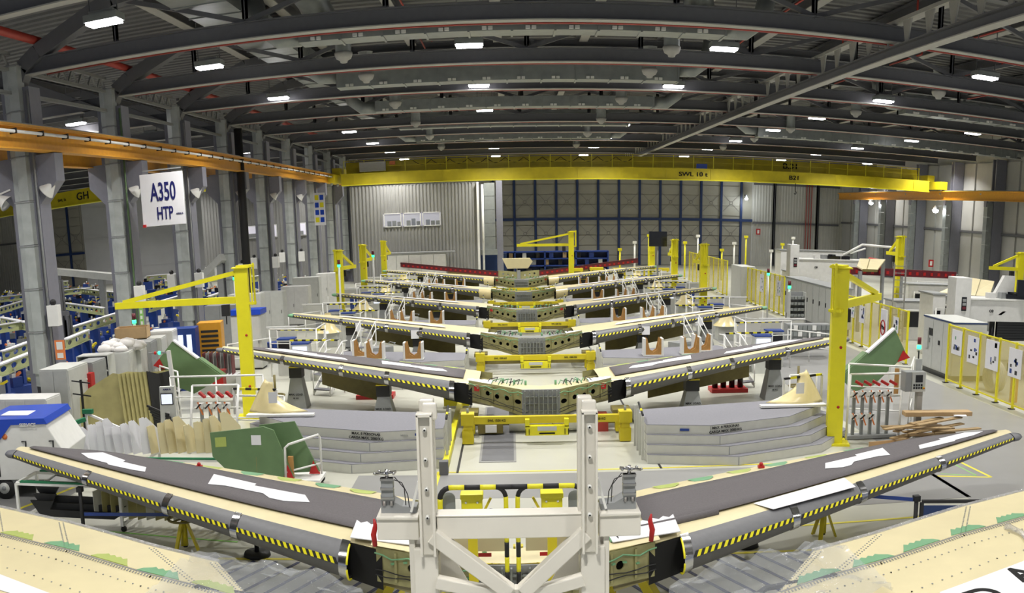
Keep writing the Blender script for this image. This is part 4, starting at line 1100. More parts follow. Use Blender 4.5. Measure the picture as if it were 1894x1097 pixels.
# ================================================================= FOREGROUND SKINS (station nearest the camera)
def fore(sd, label):
    t = thing('foreground_tail_plane', label, 'tail plane', (0, 0, 0), 0, 'tail plane halves right under the camera')
    M = Matrix.Diagonal((sd, 1, 1, 1))
    def mir(L): return [(sd*x, y) for x, y in (L if sd > 0 else L[::-1])]
    edge = [(1.55, 7.42), (2.71, 7.93), (3.44, 8.25), (4.15, 8.60), (4.75, 8.88), (5.79, 9.26), (6.9, 9.68)]
    hinge = [(1.45, 6.66), (2.14, 7.08), (2.70, 7.36), (3.20, 7.55), (4.29, 8.05), (5.25, 8.38), (6.7, 8.86)]
    m = MB(); m.prism(mir(hinge[1:]+edge[1:][::-1]), 2.17, 2.20, CREAM); te = part('trailing_panel', m, t)
    m = MB(); m.prism(mir([(1.5, 4.9), (6.9, 6.9), (6.7, 8.84)]+hinge[1:-1][::-1]+[(1.9, 6.9)]), 2.16, 2.195, CREAM); ms = part('main_skin', m, t)
    m = MB()
    for a, b in zip(edge[1:], edge[2:]): m.bar((sd*a[0], a[1]+.015, 2.185), (sd*b[0], b[1]+.015, 2.185), .05, .05, FILMR)
    part('edge_film', m, t)
    m = MB()
    for a, b in zip(hinge[1:], hinge[2:]): m.bar((sd*a[0], a[1]-.02, 2.198), (sd*b[0], b[1]-.02, 2.198), .012, .008, GREYM)
    part('panel_joint', m, t)
    # hinge patches with comb edge
    for k, s in enumerate((2.55, 3.15, 3.75, 4.4, 5.05, 5.7)):
        i = max(j for j in range(len(hinge)) if hinge[j][0] <= s); a, b = hinge[i], hinge[i+1]
        y = lerp(a[1], b[1], (s-a[0])/(b[0]-a[0])); sl = (b[1]-a[1])/(b[0]-a[0])
        pl = [(s-.24, y-.24*sl+.0)]
        pl += [(s+.24, y+.24*sl), (s+.19, y+.19*sl+.07), (s+.11, y+.11*sl+.12)]
        for j in range(7): pl.append((s+.08-.04*j, y+(.08-.04*j)*sl+(.15 if j % 2 == 0 else .115)))
        pl.append((s-.20, y-.20*sl+.07))
        m = MB(); m.prism(mir(pl), 2.2, 2.206, GREENP if (k+(sd > 0)) % 2 or sd > 0 else GREENL); part('hinge_patch', m, t)
    # rivet rows: real little heads joined per row
    m = MB()
    def row(p, q, n, off=0):
        for j in range(n):
            f = j/(n-1); x, y = lerp(p[0], q[0], f), lerp(p[1], q[1], f)+off
            m.box((sd*x, y, 2.203), (.012, .012, .006), GREYM)
    for a, b in zip(hinge[1:], hinge[2:]):
        n = int((b[0]-a[0])/.035)+2; row(a, b, n, -.06); row(a, b, n, -.085); row(a, b, n//3+2, -.30)
        row(a, b, n//4+2, -.75)
    for i in (1, 2, 4, 5):
        h, e = hinge[i], edge[i]
        for dx in (0, .05): row((h[0]+dx, h[1]), (e[0]+dx, e[1]-.05), 22)
    o = part('rivets', m, t); o['kind'] = 'stuff'
    # ribs and lower body so the half has depth
    m = MB(); m.prism(mir([(1.5, 5.0), (6.8, 6.9), (6.6, 8.7), (2.2, 6.95)]), 1.86, 1.88, OLIVEL); part('lower_skin', m, t)
    for k in range(6):
        s = 2.2+.85*k; i = min(len(hinge)-2, max(j for j in range(len(hinge)) if hinge[j][0] <= s)); a, b = hinge[i], hinge[i+1]
        y = lerp(a[1], b[1], (s-a[0])/(b[0]-a[0])); m = MB(); m.b2((sd*s-.01, y-1.6, 1.88), (sd*s+.01, y-.05, 2.16), SPAR); part('rib', m, t)
    m = MB()
    for a, b in zip(hinge[1:], hinge[2:]): m.bar((sd*a[0], a[1]-.01, 2.02), (sd*b[0], b[1]-.01, 2.02), .02, .3, SPAR)
    part('rear_spar', m, t)
    # open root bay with dark edge, under film
    m = MB(); m.prism(mir([(1.55, 6.6), (2.2, 6.98), (2.62, 7.28), (1.9, 7.1), (1.5, 6.95)]), 2.02, 2.03, OLIVE); part('root_bay', m, t)
    m = MB(); m.bar((sd*2.05, 7.18, 2.19), (sd*2.72, 7.33, 2.19), .05, .03, BLK); m.bar((sd*2.05, 7.18, 2.19), (sd*1.7, 6.8, 2.19), .04, .03, BLK); part('bay_edge', m, t)
    return t
tl = fore(-1, 'cream tail plane skin with green patches filling the lower left corner')
tr = fore(1, 'cream tail plane skin with green patches filling the lower right corner')
m = MB(); m.prism([(3.35, 5.9), (4.6, 6.3), (5.6, 6.8), (5.6, 7.75), (4.5, 7.16), (3.42, 6.72)], 2.2, 2.204, PAPER); ps = part('white_stripe', m, tr)
letters('D', .42, BLACK, tr, Matrix.Translation((3.80, 6.40, 2.206)) @ Matrix.Rotation(R(18), 4, 'Z'))
letters('A', .42, BLACK, tr, Matrix.Translation((4.35, 6.74, 2.206)) @ Matrix.Rotation(R(18), 4, 'Z'))
m = MB(); m.prism([(-5.6, 7.3), (-3.9, 6.72), (-3.75, 6.85), (-5.6, 7.7)][::1], 2.2, 2.204, PAPER); part('white_stripe', m, tl)
m = MB(); m.tube([(4.82, 8.05, 2.215), (4.86, 7.8, 2.225), (4.80, 7.6, 2.22), (4.78, 7.5, 2.215)], .03, FILMR, 6, rs=[.045, .03, .025, .01]); tag(part('film_strip', m), 'loose crumpled strip of film lying on the right cream skin', 'film')
def film(sd, label):
    random.seed(3+sd); rows = []
    for i in range(19):
        u = i/18; row = []
        for j in range(15):
            v = j/14
            x = lerp(1.30, 3.0, u)+.05*math.sin(v*7); y = lerp(6.55, 7.62, v)+.30*(x-1.3)*(1 if v > .5 else .35)
            z = 2.23+.07*random.random()-.25*max(0, .25-u)*4*.5+.03*math.sin(u*22+v*9)
            if v > .9: z -= .05
            row.append((sd*x, y, z))
        rows.append(row)
    m = MB(); m.grid(rows, FILM); return tag(part('plastic_film', m), label, 'film')
film(-1, 'clear crumpled plastic film over the inner end of the left cream skin')
film(1, 'clear crumpled plastic film over the inner end of the right cream skin')

# ================================================================= FLOOR MARKINGS (real thin paint / tape layers)
def strip(name, pts, w_, m, label, cat='line', z=.004, group=None):
    mb = MB()
    for a, b in zip(pts, pts[1:]): mb.bar((a[0], a[1], z), (b[0], b[1], z), w_, .004, m)
    o = part(name, mb); tag(o, label, cat, group); return o
mb = MB(); mb.b2((-3.2, 17.1, .001), (5.6, 18.75, .004), FLOORG); mb.b2((8.5, 8, .001), (13.6, 60, .004), FLOORG); mb.b2((-12, 15, .001), (-8.9, 19.5, .004), FLOORG); mb.b2((5.6, 15.8, .001), (8.6, 18.75, .004), FLOORG)
struct('trim_1', mb)
strip('floor_line', [(-1.5, 18.95), (8.0, 18.95)], .06, LINEY, 'long yellow line on the floor in front of the grey podiums')
strip('floor_line', [(-1.62, 12.5), (-1.55, 19.0)], .09, LINEY, 'yellow line running along the hall left of the white frame')
strip('floor_line', [(-9.7, 15.3), (-9.1, 17.6)], .09, LINEY, 'short yellow line on the floor by the left cart')
strip('floor_line', [(8.6, 17.35), (9.7, 17.0), (9.62, 18.3)], .07, LINEY, 'yellow triangle outline on the right aisle floor')
strip('floor_line', [(8.75, 17.5), (9.45, 17.2), (9.4, 18.2)], .04, LINEG, 'green inner line of the right floor triangle')
strip('floor_line', [(-4.7, 13.8), (-1.6, 14.0)], .08, LINEY, 'yellow line bordering the left blue striped floor zone')
strip('floor_line', [(1.9, 13.9), (4.7, 13.7)], .08, LINEY, 'yellow line bordering the right blue striped floor zone')
strip('floor_line', [(4.4, 14.9), (7.3, 14.9)], .07, LINEY, 'yellow line on the floor behind the right nearest wing')
strip('floor_line', [(-9.0, 15.1), (-4.6, 14.6)], .05, LINEG, 'thin green line on the floor behind the left nearest wing')
for sd, w_ in ((-1, 'left'), (1, 'right')):
    for k in range(10):
        x = 1.3+.36*k
        strip('blue_stripe', [(sd*(x+1.0), 11.3+.0*k), (sd*(x-.1), 13.75)], .06, BLUEL, 'dark blue diagonal floor stripe %s of the white frame, %s from the frame' % (w_, ORD[k]), 'line', group='blue floor stripes '+w_)
for x in (-1.17, 3.05):
    strip('floor_rail', [(x, 18.9), (x, 70)], .05, BLK, 'dark steel rail slot in the floor, %s of the trestles' % ('left' if x < 0 else 'right'), 'rail')
mb = MB(); mb.b2((-.75, 19.7, .004), (.05, 25.6, .012), FLOORG); mb.b2((-.7, 19.8, .012), (0, 25.5, .016), STEEL); tag(part('floor_plate', mb), 'dark grey floor cover plate beside the trestle of the second station', 'plate')
t = thing('kerb_beam', 'raised yellow kerb beam on the floor left of the second station', 'beam', (0, 0, 0))
mb = MB(); mb.bar((-1.43, 18.9, .12), (-1.45, 25.6, .12), .13, .16, YEL); part('beam', mb, t)
mb = MB(); mb.b2((-1.53, 18.75, 0), (-1.35, 18.95, .28), STEEL); part('end_block', mb, t)
mb = MB(); mb.b2((-1.9, 25.6, .05), (-1.2, 25.9, .3), YEL); part('end_plate', mb, t)
t = thing('floor_roller', 'large cream roll lying under the second station', 'roller', (.95, 22.6, 0))
mb = MB(); mb.tube([(-1.05, 0, .27), (-.02, 0, .27)], .27, POD, 20); mb.tube([(.0, 0, .27), (.85, 0, .27)], .27, POD, 20); part('roll', mb, t)
mb = MB(); mb.b2((.95, -.2, 0), (1.35, .3, .4), REDP); mb.sphere((1.0, -.1, .25), .16, GREYM, 8); part('drive_unit', mb, t)
t = thing('tool_bin', 'small olive tool bin with white papers under the second trestle', 'bin', (-.55, 22.4, 0))
mb = MB(); mb.b2((-.3, -.2, .05), (.3, .2, .4), OLIVE); part('case', mb, t)
mb = MB(); mb.b2((-.12, -.23, .08), (.15, -.2, .26), PAPER); part('label_sheet', mb, t)

# ================================================================= PODIUMS
def podium(i, sd, text=True):
    x0, y0 = .67, 21.4+9.53*(i-1)
    t = thing('step_podium', 'grey stepped podium %s of the centre, in front of the %s tail plane' % ('left' if sd < 0 else 'right', ORD[i]), 'podium', (x0, y0-1.95, 0), 0, 'stepped podiums')
    def ol(k):       # outline grows for each lower step
        d, e = .18*k, .13*k
        P = [(2.15, .10-e*.6), (3.50+d, -.14-e), (5.45+d*1.3, .55-e*.7), (6.6+d*1.3, 1.75-e*.2), (6.3+d, 2.55), (2.15, 1.65)]
        return [(sd*x, y) for x, y in (P if sd > 0 else P[::-1])]
    for k in range(4):
        z1 = .80-.2*k; mb = MB(); mb.prism(ol(k), z1-.2+.001, z1-.012, POD); s_ = part('step', mb, t)
        mb = MB(); mb.prism(ol(k), z1-.012, z1, PODT); part('tread', mb, s_)
        o = ol(k); q = [p for p in o if abs(abs(p[0])-(3.50+.18*k)) < .01][0]
        mb = MB(); mb.b2((q[0]-.008, q[1]-.006, z1-.19), (q[0]+.008, q[1]+.02, z1-.02), GREYM); part('corner_seam', mb, s_)
    if text:
        a = math.atan2(-.24, 1.35)*sd
        if sd < 0:
            letters('MAX. 8 PERSONAS', .075, BLACK, t, face_y(-3.78, -.09, .72, R(-18)), sx=1.1); letters('CARGA MAX. 2000 KG', .075, BLACK, t, face_y(-3.78, -.09, .63, R(-18)), sx=1.1)
            mb = MB(); mb.box((-2.65, .01-.03, .70), (.2, .01, .05), BLUE, -a); part('logo_plate', mb, t)
            letters('SERVICIOS', .05, GREYM, t, face_y(-3.0, -.065, .68, -a))
        else:
            letters('MAX. 8 PERSONAS', .075, BLACK, t, face_y(3.85, -.06, .72, R(19)), sx=1.1); letters('CARGA MAX. 2000 KG', .075, BLACK, t, face_y(3.85, -.06, .63, R(19)), sx=1.1)
            mb = MB(); mb.box((2.95, -.065, .70), (.2, .01, .05), BLUE, -R(10)); part('logo_plate', mb, t)
    # handrail posts on the inner side
    for k in range(4):
        mb = MB(); mb.bar((sd*2.09, .2+.42*k, 0), (sd*2.09, .2+.42*k, .95), .05, .05, POD); part('rail_post', mb, t)
    mb = MB(); mb.tube([(sd*2.09, .2, .98), (sd*2.09, .9, 1.12)], .025, BLK, 6); mb.tube([(sd*2.09, .4, 1.03), (sd*2.09, .5, 1.05)], .028, YEL, 6); part('striped_handle', mb, t)
    return t
for i in range(1, 6):
    for sd in (-1, 1): podium(i, sd, i == 1)

# ================================================================= JIB CRANES
def jib(x, y, rz_post, arm_az, arm_len, label, h=4.1, grp='yellow jib cranes'):
    t = thing('jib_crane', label, 'jib crane', (x, y, 0), rz_post, grp)
    mb = MB(); mb.b2((-.18, -.18, .04), (.18, .18, h), YEL); part('post', mb, t, bevel=.015)
    mb = MB(); mb.b2((-.34, -.34, 0), (.34, .34, .05), YEL); part('base_plate', mb, t)
    mb = MB(); mb.b2((-.24, -.24, h), (.24, .24, h+.03), YEL); part('cap', mb, t)
    a = arm_az-rz_post
    d = Vector((math.cos(a), math.sin(a), 0)); n = Vector((-d.y, d.x, 0))
    hp = d*.0
    mb = MB(); o = Vector((0, 0, 0))
    q = -d*.34
    mb.bar(q+Vector((0, 0, h-1.0)), q+Vector((0, 0, h+.12)), .05, .05, YEL); mb.bar(q+Vector((0, 0, h+.05)), d*.1+Vector((0, 0, h+.05)), .3, .06, YEL); mb.bar(q+Vector((0, 0, h-.95)), d*.1+Vector((0, 0, h-.95)), .3, .06, YEL)
    mb.bar(q*.85+n*.1+Vector((0, 0, h-1.0)), q*.85+n*.1+Vector((0, 0, h+.1)), .04, .04, YEL)
    part('hinge_frame', mb, t)
    tip = d*arm_len
    mb = MB(); mb.bar(d*.18+Vector((0, 0, h-.85)), tip+Vector((0, 0, h-.85)), .14, .18, YEL); arm = part('arm', mb, t)
    mb = MB(); mb.bar(d*.18+Vector((0, 0, h-.12)), d*(arm_len-.25)+Vector((0, 0, h-.76)), .10, .12, YEL); part('top_brace', mb, t)
    mb = MB(); mb.b2((-.06, -.06, h-1.15), (.06, .06, h-.95), BLK)
    mb2 = MB(); p = d*.5; mb2.box((p.x, p.y, h-1.12), (.22, .2, .3), BLK); mb2.bar((p.x, p.y, h-1.2), (p.x, p.y, h-1.5), .03, .03, BLK); part('hoist', mb2, t)
    for s, z in ((1, .9), (1, 2.3)):
        mb = MB(); mb.tube([(.05, -.19, z), (.05, -.175, z)], .035, RED, 8); part('red_button', mb, t)
    return t
jib(7.40, 20.55, R(-12), R(52), 3.3, 'big yellow jib crane post on the right beside the podium, arm turned away')
jib(-7.15, 24.7, R(10), R(180), 3.75, 'big yellow jib crane on the left with its long arm reaching left')
for k, (x, y) in enumerate(((9.54, 46.6), (9.73, 56.2), (9.8, 65.8))):
    jib(x, y, 0, R(100-4*k), 1.3, 'yellow jib crane post on the right side, %s behind the big one' % ('next', 'second', 'third')[k], 3.68-.06*k)
for k, (x, y) in enumerate(((-8.43, 46.6), (-8.69, 56.2), (-8.73, 65.8))):
    jib(x, y, 0, R(72+5*k), 1.7, 'yellow jib crane post on the left side, %s behind the big one' % ('next', 'second', 'third')[k], 3.68-.06*k)
jib(4.2, 66, 0, R(180), 3.75, 'far yellow jib crane in the middle with its arm reaching left', 3.9)
jib(19.35, 45, 0, R(100), 1.2, 'slim yellow jib crane post far right before the wall columns', 4.4)
jib(26.5, 45, 0, R(180), 1.9, 'yellow jib crane at the right picture edge with a short arm', 3.9)
# ================================================================= LEFT SIDE BAY: jigs with long perforated spars
SPARL = mat('pale green primer', (.50, .54, .28), .5)
def long_spar(p, q, label, z=1.62):
    p, q = Vector((p[0], p[1], 0)), Vector((q[0], q[1], 0)); L = (q-p).length; a = math.atan2(q.y-p.y, q.x-p.x)
    t = thing('perforated_spar', label, 'spar', (p.x, p.y, 0), a, 'long perforated spars in the side bay')
    n = max(3, int(L/.75))
    holes = [ell((k+.5)*L/n, z-.21, .26, .09, 10) for k in range(n)]
    m = MB(); m.plate([(0, z-.38), (L, z-.38), (L, z-.05), (0, z-.05)], holes, .03, SPARL); part('web', m, t)
    m = MB(); m.b2((0, -.1, z-.05), (L, .12, z), PAPER); part('top_cap', m, t)
    m = MB(); m.b2((0, -.06, z-.42), (L, .08, z-.38), SPARL); part('bottom_cap', m, t)
    for f in (.1, .5, .9):
        m = MB(); m.b2((L*f-.12, -.15, 0), (L*f+.12, .25, z-.42), BLUE); part('pedestal', m, t)
SP = [((-25.5, 42.8), (-20.6, 37.7)), ((-25.3, 49.9), (-20.4, 44.6)), ((-30.5, 63.2), (-23.5, 54.7)), ((-17.8, 35.0), (-18.2, 41.7)), ((-29.5, 49.5), (-31.0, 56.5)), ((-16.0, 31.4), (-16.4, 34.2)), ((-17.1, 28.6), (-17.5, 31.8)), ((-15.3, 25.2), (-15.7, 28.6)), ((-18.0, 45), (-18.2, 51.4)), ((-15.9, 48.4), (-16.2, 53.9)), ((-34, 55), (-31.5, 48)), ((-25, 66), (-20, 70)), ((-39, 72), (-33, 66)), ((-21, 58), (-18, 54)), ((-24, 36.5), (-21.8, 41)), ((-20.5, 47), (-20.8, 53)), ((-36, 60), (-30, 64)), ((-30, 75), (-24, 79)), ((-19, 62), (-17, 68)), ((-44, 80), (-38, 76)), ((-27, 44), (-25.5, 39.5))]
SP0 = [((-21.5, 36.5), (-18.0, 35.0)), ((-22.5, 46.5), (-19.0, 43.5)), ((-28.0, 58.5), (-22.5, 52.5)), ((-18.8, 38.6), (-18.4, 45.5)), ((-24.5, 43.5), (-24.2, 49.5)),
      ((-17.2, 34.5), (-17.8, 38.0)), ((-18.2, 29.8), (-18.6, 32.5)), ((-16.4, 25.9), (-17.0, 29.0)), ((-17.5, 50), (-16.5, 56)), ((-15.8, 54), (-15.6, 62)), ((-26, 36), (-21.5, 33)), ((-25, 62), (-20, 66)), ((-33, 64), (-27, 70))]
for k, (p, q) in enumerate(SP):
    long_spar(p, q, 'long perforated spar with white top edge, side bay, %s' % ['left of the nearest column', 'between the nearest two columns, white topped', 'before the fabric roll door', 'rising right of the nearest column', 'white one at the left picture edge', 'just right of the nearest column', 'low at the left edge', 'lowest at the left edge', 'between second and third column', 'behind the third column', 'at the far left edge', 'behind the pale arms', 'farthest back by the wall', 'behind the second column', 'upper one left of the nearest column', 'left of the second column, far', 'far left behind the long one', 'far back before the roll door', 'far back behind the third column', 'far back at the left door', 'leftmost of the near spars'][k])
random.seed(11)
jigs = []
def jig(x, y, s, k):
    az = -x/y
    reg = 'left of the nearest column' if az > .56 else 'between the nearest and second column' if az > .44 else 'between the second and third column' if az > .37 else 'behind the third column'
    dep = 'in front' if y < 32 else 'at middle depth' if y < 44 else 'far back' if y < 56 else 'farthest back'
    t = thing('jig_pedestal', 'blue jig pedestal, %s clamp, %s, %s' % ('orange' if k % 2 else 'yellow', reg, dep), 'jig', (x, y, 0), random.random()*3, 'blue jig pedestals in the side bay')
    h = .6+.5*random.random(); m = MB(); m.b2((-.35*s, -.25, 0), (.35*s, .25, h*.7), BLUE); m.b2((-.2, -.2, h*.7), (.2, .2, h), BLUE if k % 3 == 0 else SCREEN if k % 3 == 1 else GREYM); part('body', m, t)
    m = MB(); m.bar((-.3, 0, h*.8), (.35, .1, h*1.1), .09, .08, ORANGEC if k % 2 else YELD); part('clamp', m, t)
    m = MB(); m.tube([(.1, .1, h), (.12, .1, h+.25)], .05, GREYC, 8); m.b2((-.15, -.1, h), (.0, .1, h+.12), WHITE if k % 2 else GREYM); part('head', m, t)
for k in range(210):
    y = 24+60*random.random()**1.05; lo = -15.0; hi = -.62*y-1
    if hi > -17: hi = -17
    jig(lerp(lo, hi, random.random()), y, 1+random.random()*(1 if y < 45 else 1.6), k)
for k, (x, y, w_, d, h, c, lab) in enumerate((
        (-16.2, 24.6, .5, .4, 3.0, STEEL, 'short grey steel post left of the nearest column'), (-20.5, 39.8, .55, .45, 3.4, STEEL, 'grey steel jig post between the first two columns'),
        (-17.2, 41.5, .4, .4, 2.9, STEELL, 'light steel jig post left of the second column'), (-17.0, 33.4, .5, .4, 2.3, STEEL, 'grey jig post behind the nearest column'))):
    t = thing('jig_post', lab, 'post', (x, y, 0)); m = MB(); m.ibeam((0, 0, 0), (0, 0, h), w_, d, .05, c); m.b2((-w_/2, -d/2, 0), (-w_/2+.06, d/2, h), c); m.b2((w_/2-.06, -d/2, 0), (w_/2, d/2, h), c); part('profile', m, t)
    m = MB(); m.b2((-w_*.7, -d*.7, 0), (w_*.7, d*.7, .05), c); part('base', m, t)
for k, (p, q) in enumerate((((-25.5, 49, 3.55), (-20.4, 46.5, 3.05)), ((-15.3, 46.0, 2.75), (-13.9, 45.2, 3.75)))):
    t = thing('robot_arm', 'pale robot like arm rising in the side bay %s' % ('left of the second column' if k == 0 else 'right of the third column'), 'arm', (p[0], p[1], 0))
    m = MB(); m.bar((0, 0, p[2]), (q[0]-p[0], q[1]-p[1], q[2]), .5, .35, GREYC); part('beam', m, t)
    m = MB(); m.bar((0, 0, p[2]), (.15, 0, p[2]+.5), .08, .08, WHITE); m.bar((.3, 0, p[2]-.1), (.4, 0, p[2]-.5), .08, .08, WHITE); part('end_lugs', m, t)
    m = MB(); m.bar(((q[0]-p[0])*.8, (q[1]-p[1])*.8, 0), ((q[0]-p[0])*.8, (q[1]-p[1])*.8, q[2]), .3, .3, GREYM); part('mast', m, t)

# ================================================================= LEFT AISLE
def cabinet(x, y, w_, d, h, label, m_=GREYC, doors=2, rz=0, name='steel_cabinet', grp=None):
    t = thing(name, label, 'cabinet', (x, y, 0), rz, grp)
    m = MB(); m.b2((-w_/2, -d/2, .06), (w_/2, d/2, h), m_); part('body', m, t, bevel=.008)
    m = MB(); m.b2((-w_/2+.03, -d/2+.03, 0), (w_/2-.03, d/2-.03, .06), BLK); part('plinth', m, t)
    for k in range(doors):
        a = -w_/2+.02+(w_-.04)*k/doors; b = -w_/2+.02+(w_-.04)*(k+1)/doors
        m = MB(); m.b2((a+.008, -d/2-.018, .1), (b-.008, -d/2, h-.04), m_); dr = part('door', m, t)
        m = MB(); m.b2((b-.07, -d/2-.035, h*.48), (b-.05, -d/2-.018, h*.56), BLK); part('handle', m, dr)
    a = -d/2
    m = MB(); m.b2((w_/2, -d/2+.02, .1), (w_/2+.015, d/2-.02, h-.04), m_); part('side_panel', m, t)
    return t
cabinet(-11.7, 20.3, 1.7, .8, 1.5, 'low light grey cabinet at the left picture edge behind the blue cart', WHITEM, 3)
cabinet(-11.15, 21.6, .8, 1.2, 2.05, 'tall light grey steel cabinet behind the blue cart', GREYC, 2)
cabinet(-10.95, 22.8, .5, .9, 2.0, 'grey steel cabinet next behind the tall one on the left aisle', GREYM, 1)
for k, (y, h, mm) in enumerate(((24.9, 1.95, GREYC), (25.75, 1.9, GREYC), (26.6, 2.0, GREYM), (27.5, 2.0, GREYC), (28.5, 2.1, WHITEM))):
    cabinet(-11.0, y, .75, .82, h, 'light grey locker in the left aisle row, %s of the row' % ORD[k], mm, 1, R(8), 'locker', 'lockers in the left aisle row')
t = thing('open_shelf', 'grey open steel shelf with green and blue boxes on the left aisle', 'shelf', (-11.3, 23.9, 0), R(6))
m = MB(); m.b2((-.45, .25, 0), (.45, .28, 2.0), GREYM); m.b2((-.47, -.3, 0), (-.44, .28, 2.0), GREYC); m.b2((.44, -.3, 0), (.47, .28, 2.0), GREYC); part('frame', m, t)
for z in (.1, .6, 1.1, 1.55, 1.98): m = MB(); m.b2((-.44, -.3, z), (.44, .25, z+.03), GREYC); part('shelf_board', m, t)
for k, (x, z, mm, lab) in enumerate(((-.1, 1.58, RUBG, 'green'), (-.1, 1.13, BLUE, 'blue and white'), (.2, .63, WHITE, 'white'))):
    m = MB(); m.b2((-11.3+x-.2, 23.75, z), (-11.3+x+.2, 24.0, z+.3), mm); tag(part('storage_box', m), '%s box on the grey open shelf' % lab, 'box')
m = MB(); random.seed(5)
for k in range(16): m.sphere((-11.35+.8*random.random(), 24.6+.8*random.random(), 2.0+.16*random.random()), .14+.08*random.random(), SACK, 8, (1+.5*random.random(), 1, .5+.3*random.random()))
tag(part('white_sacks', m), 'crumpled white cloth heap on top of the lockers', 'cloth')
t = thing('cardboard_box', 'open brown cardboard box behind the white cloth heap', 'box', (-11.55, 27.3, 2.02), .2)
for a, b in (((-.5, -.35), (.5, -.33)), ((-.5, .33), (.5, .35)), ((-.5, -.35), (-.48, .35)), ((.48, -.35), (.5, .35))):
    m = MB(); m.b2((a[0], a[1], 0), (b[0], b[1], .35), CARD); part('side', m, t)
m = MB(); m.b2((-.5, -.35, 0), (.5, .35, .02), CARD); part('bottom', m, t)
t = thing('red_post_box', 'narrow red box with white buttons at the foot of the nearest column', 'box', (-10.75, 22.2, 0))
m = MB(); m.b2((-.12, -.12, 1.0), (.12, .12, 1.75), RED); m.bar((0, 0, 0), (0, 0, 1.0), .08, .08, GREYM); part('case', m, t)
for z in (1.2, 1.6): m = MB(); m.sphere((0, -.13, z), .03, WHITE, 8); part('button', m, t)
m = MB(); m.bar((-10.45, 21.1, 0), (-10.45, 21.1, 1.75), .05, .05, BLK)
for z in (1.35, 1.68): m.bar((-10.7, 21.1, z+.05), (-10.2, 21.1, z-.02), .03, .03, BLK)
tag(part('coat_stand', m), 'thin black stand with arms in front of the grey cabinets', 'stand')

# blue and white ground power cart
t = thing('power_cart', 'white ground power cart with sloping blue hood and rubber tyre at the left edge', 'cart', (-10.6, 17.2, 0), R(8))
m = MB(); m.prism([(-1.9, .42), (1.3, .42), (1.62, .62), (1.72, 1.0), (1.35, 1.62), (-.1, 1.62), (-.4, 1.5), (-1.9, 1.3)], -.75, .75, WHITE, Matrix.Rotation(R(90), 4, 'X')); part('body', m, t, bevel=.02)
m = MB(); m.prism([(-1.9, 1.02), (.10, 1.02), (.62, 1.60), (1.42, 1.60), (1.36, 1.72), (.0, 1.72), (-.45, 1.55), (-1.9, 1.35)], -.79, .79, BLUEV, Matrix.Rotation(R(90), 4, 'X')); hd = part('blue_hood', m, t)
m = MB(); m.add([(.25, -.4, 1.735), (1.2, -.4, 1.712), (1.2, .1, 1.712), (.25, .1, 1.735)], [(0, 1, 2, 3)], PAPER); m.add([(-1.8, -.80, 1.15), (-.2, -.80, 1.18), (.0, -.80, 1.32), (-1.8, -.80, 1.28)], [(0, 1, 2, 3)], PAPER); part('white_stripe', m, hd)
letters('SERVICE', .1, WHITE, t, Matrix.Translation((1.0, -.80, 1.56)) @ Matrix.Rotation(R(90), 4, 'X'))
for x in (.55, 1.15):
    m = MB(); m.b2((x, -.76, .95), (x+.22, -.745, 1.05), GREYM); m.tube([(x+.25, -.77, .95), (x+.34, -.77, .97), (x+.36, -.77, 1.25), (x+.27, -.77, 1.24)], .015, BLK, 6); part('latch', m, t)
m = MB(); m.tube([(.45, -.765, 1.35), (.45, -.75, 1.35)], .06, ORANGEC, 12); part('orange_disc', m, t)
for k in range(3): m = MB(); m.b2((-1.3+.55*k, -.77, .5), (-.83+.55*k, -.75, .8), SCREEN); part('vent_grille', m, t)
for x, y in ((.3, -.62), (-1.4, -.62), (.3, .62), (-1.4, .62)):
    m = MB(); m.tube([(x, y-.1, .24), (x, y+.1, .24)], .24, BLK, 20); w_ = part('tyre', m, t)
    m = MB(); m.tube([(x, y-.11, .24), (x, y-.09, .24)], .12, GREYC, 14); m.tube([(x, y-.12, .24), (x, y-.1, .24)], .05, GREYM, 10); part('rim', m, w_)
m = MB(); m.b2((-1.9, -.7, .3), (1.2, .7, .42), GREYM); part('chassis', m, t)
m = MB(); m.bar((1.2, 0, .35), (2.2, -.5, .3), .06, .06, GREYM); part('tow_bar', m, t)

# racks with upright sheets
def sheet_rack(x0, x1, y, z, label):
    t = thing('sheet_rack', label, 'rack', (0, 0, 0))
    for yy in (y-.05, y+.75):
        m = MB(); m.bar((x0, yy, z), (x1, yy, z), .06, .05, WHITE); b = part('rail', m, t)
        m = MB(); m.b2((x0+.1, yy-.035, z+.025), (x1-.1, yy+.035, z+.06), RUBG); part('rubber_strip', m, b)
    for x in (x0, (x0+x1)/2, x1):
        for yy in (y-.05, y+.75): m = MB(); m.bar((x, yy, .12), (x, yy, z), .05, .05, WHITE); part('leg', m, t)
        m = MB(); m.bar((x, y, z), (x, y+.75, z), .05, .05, WHITE); m.bar((x, y, .14), (x, y+.75, .14), .05, .05, WHITE); part('cross_bar', m, t)
        m = MB(); m.sphere((x, y, .06), .06, BLK, 8); part('castor', m, t)
    return t
sheet_rack(-9.5, -5.85, 18.3, .45, 'white tube rack with green rubber strips carrying pale upright sheets')
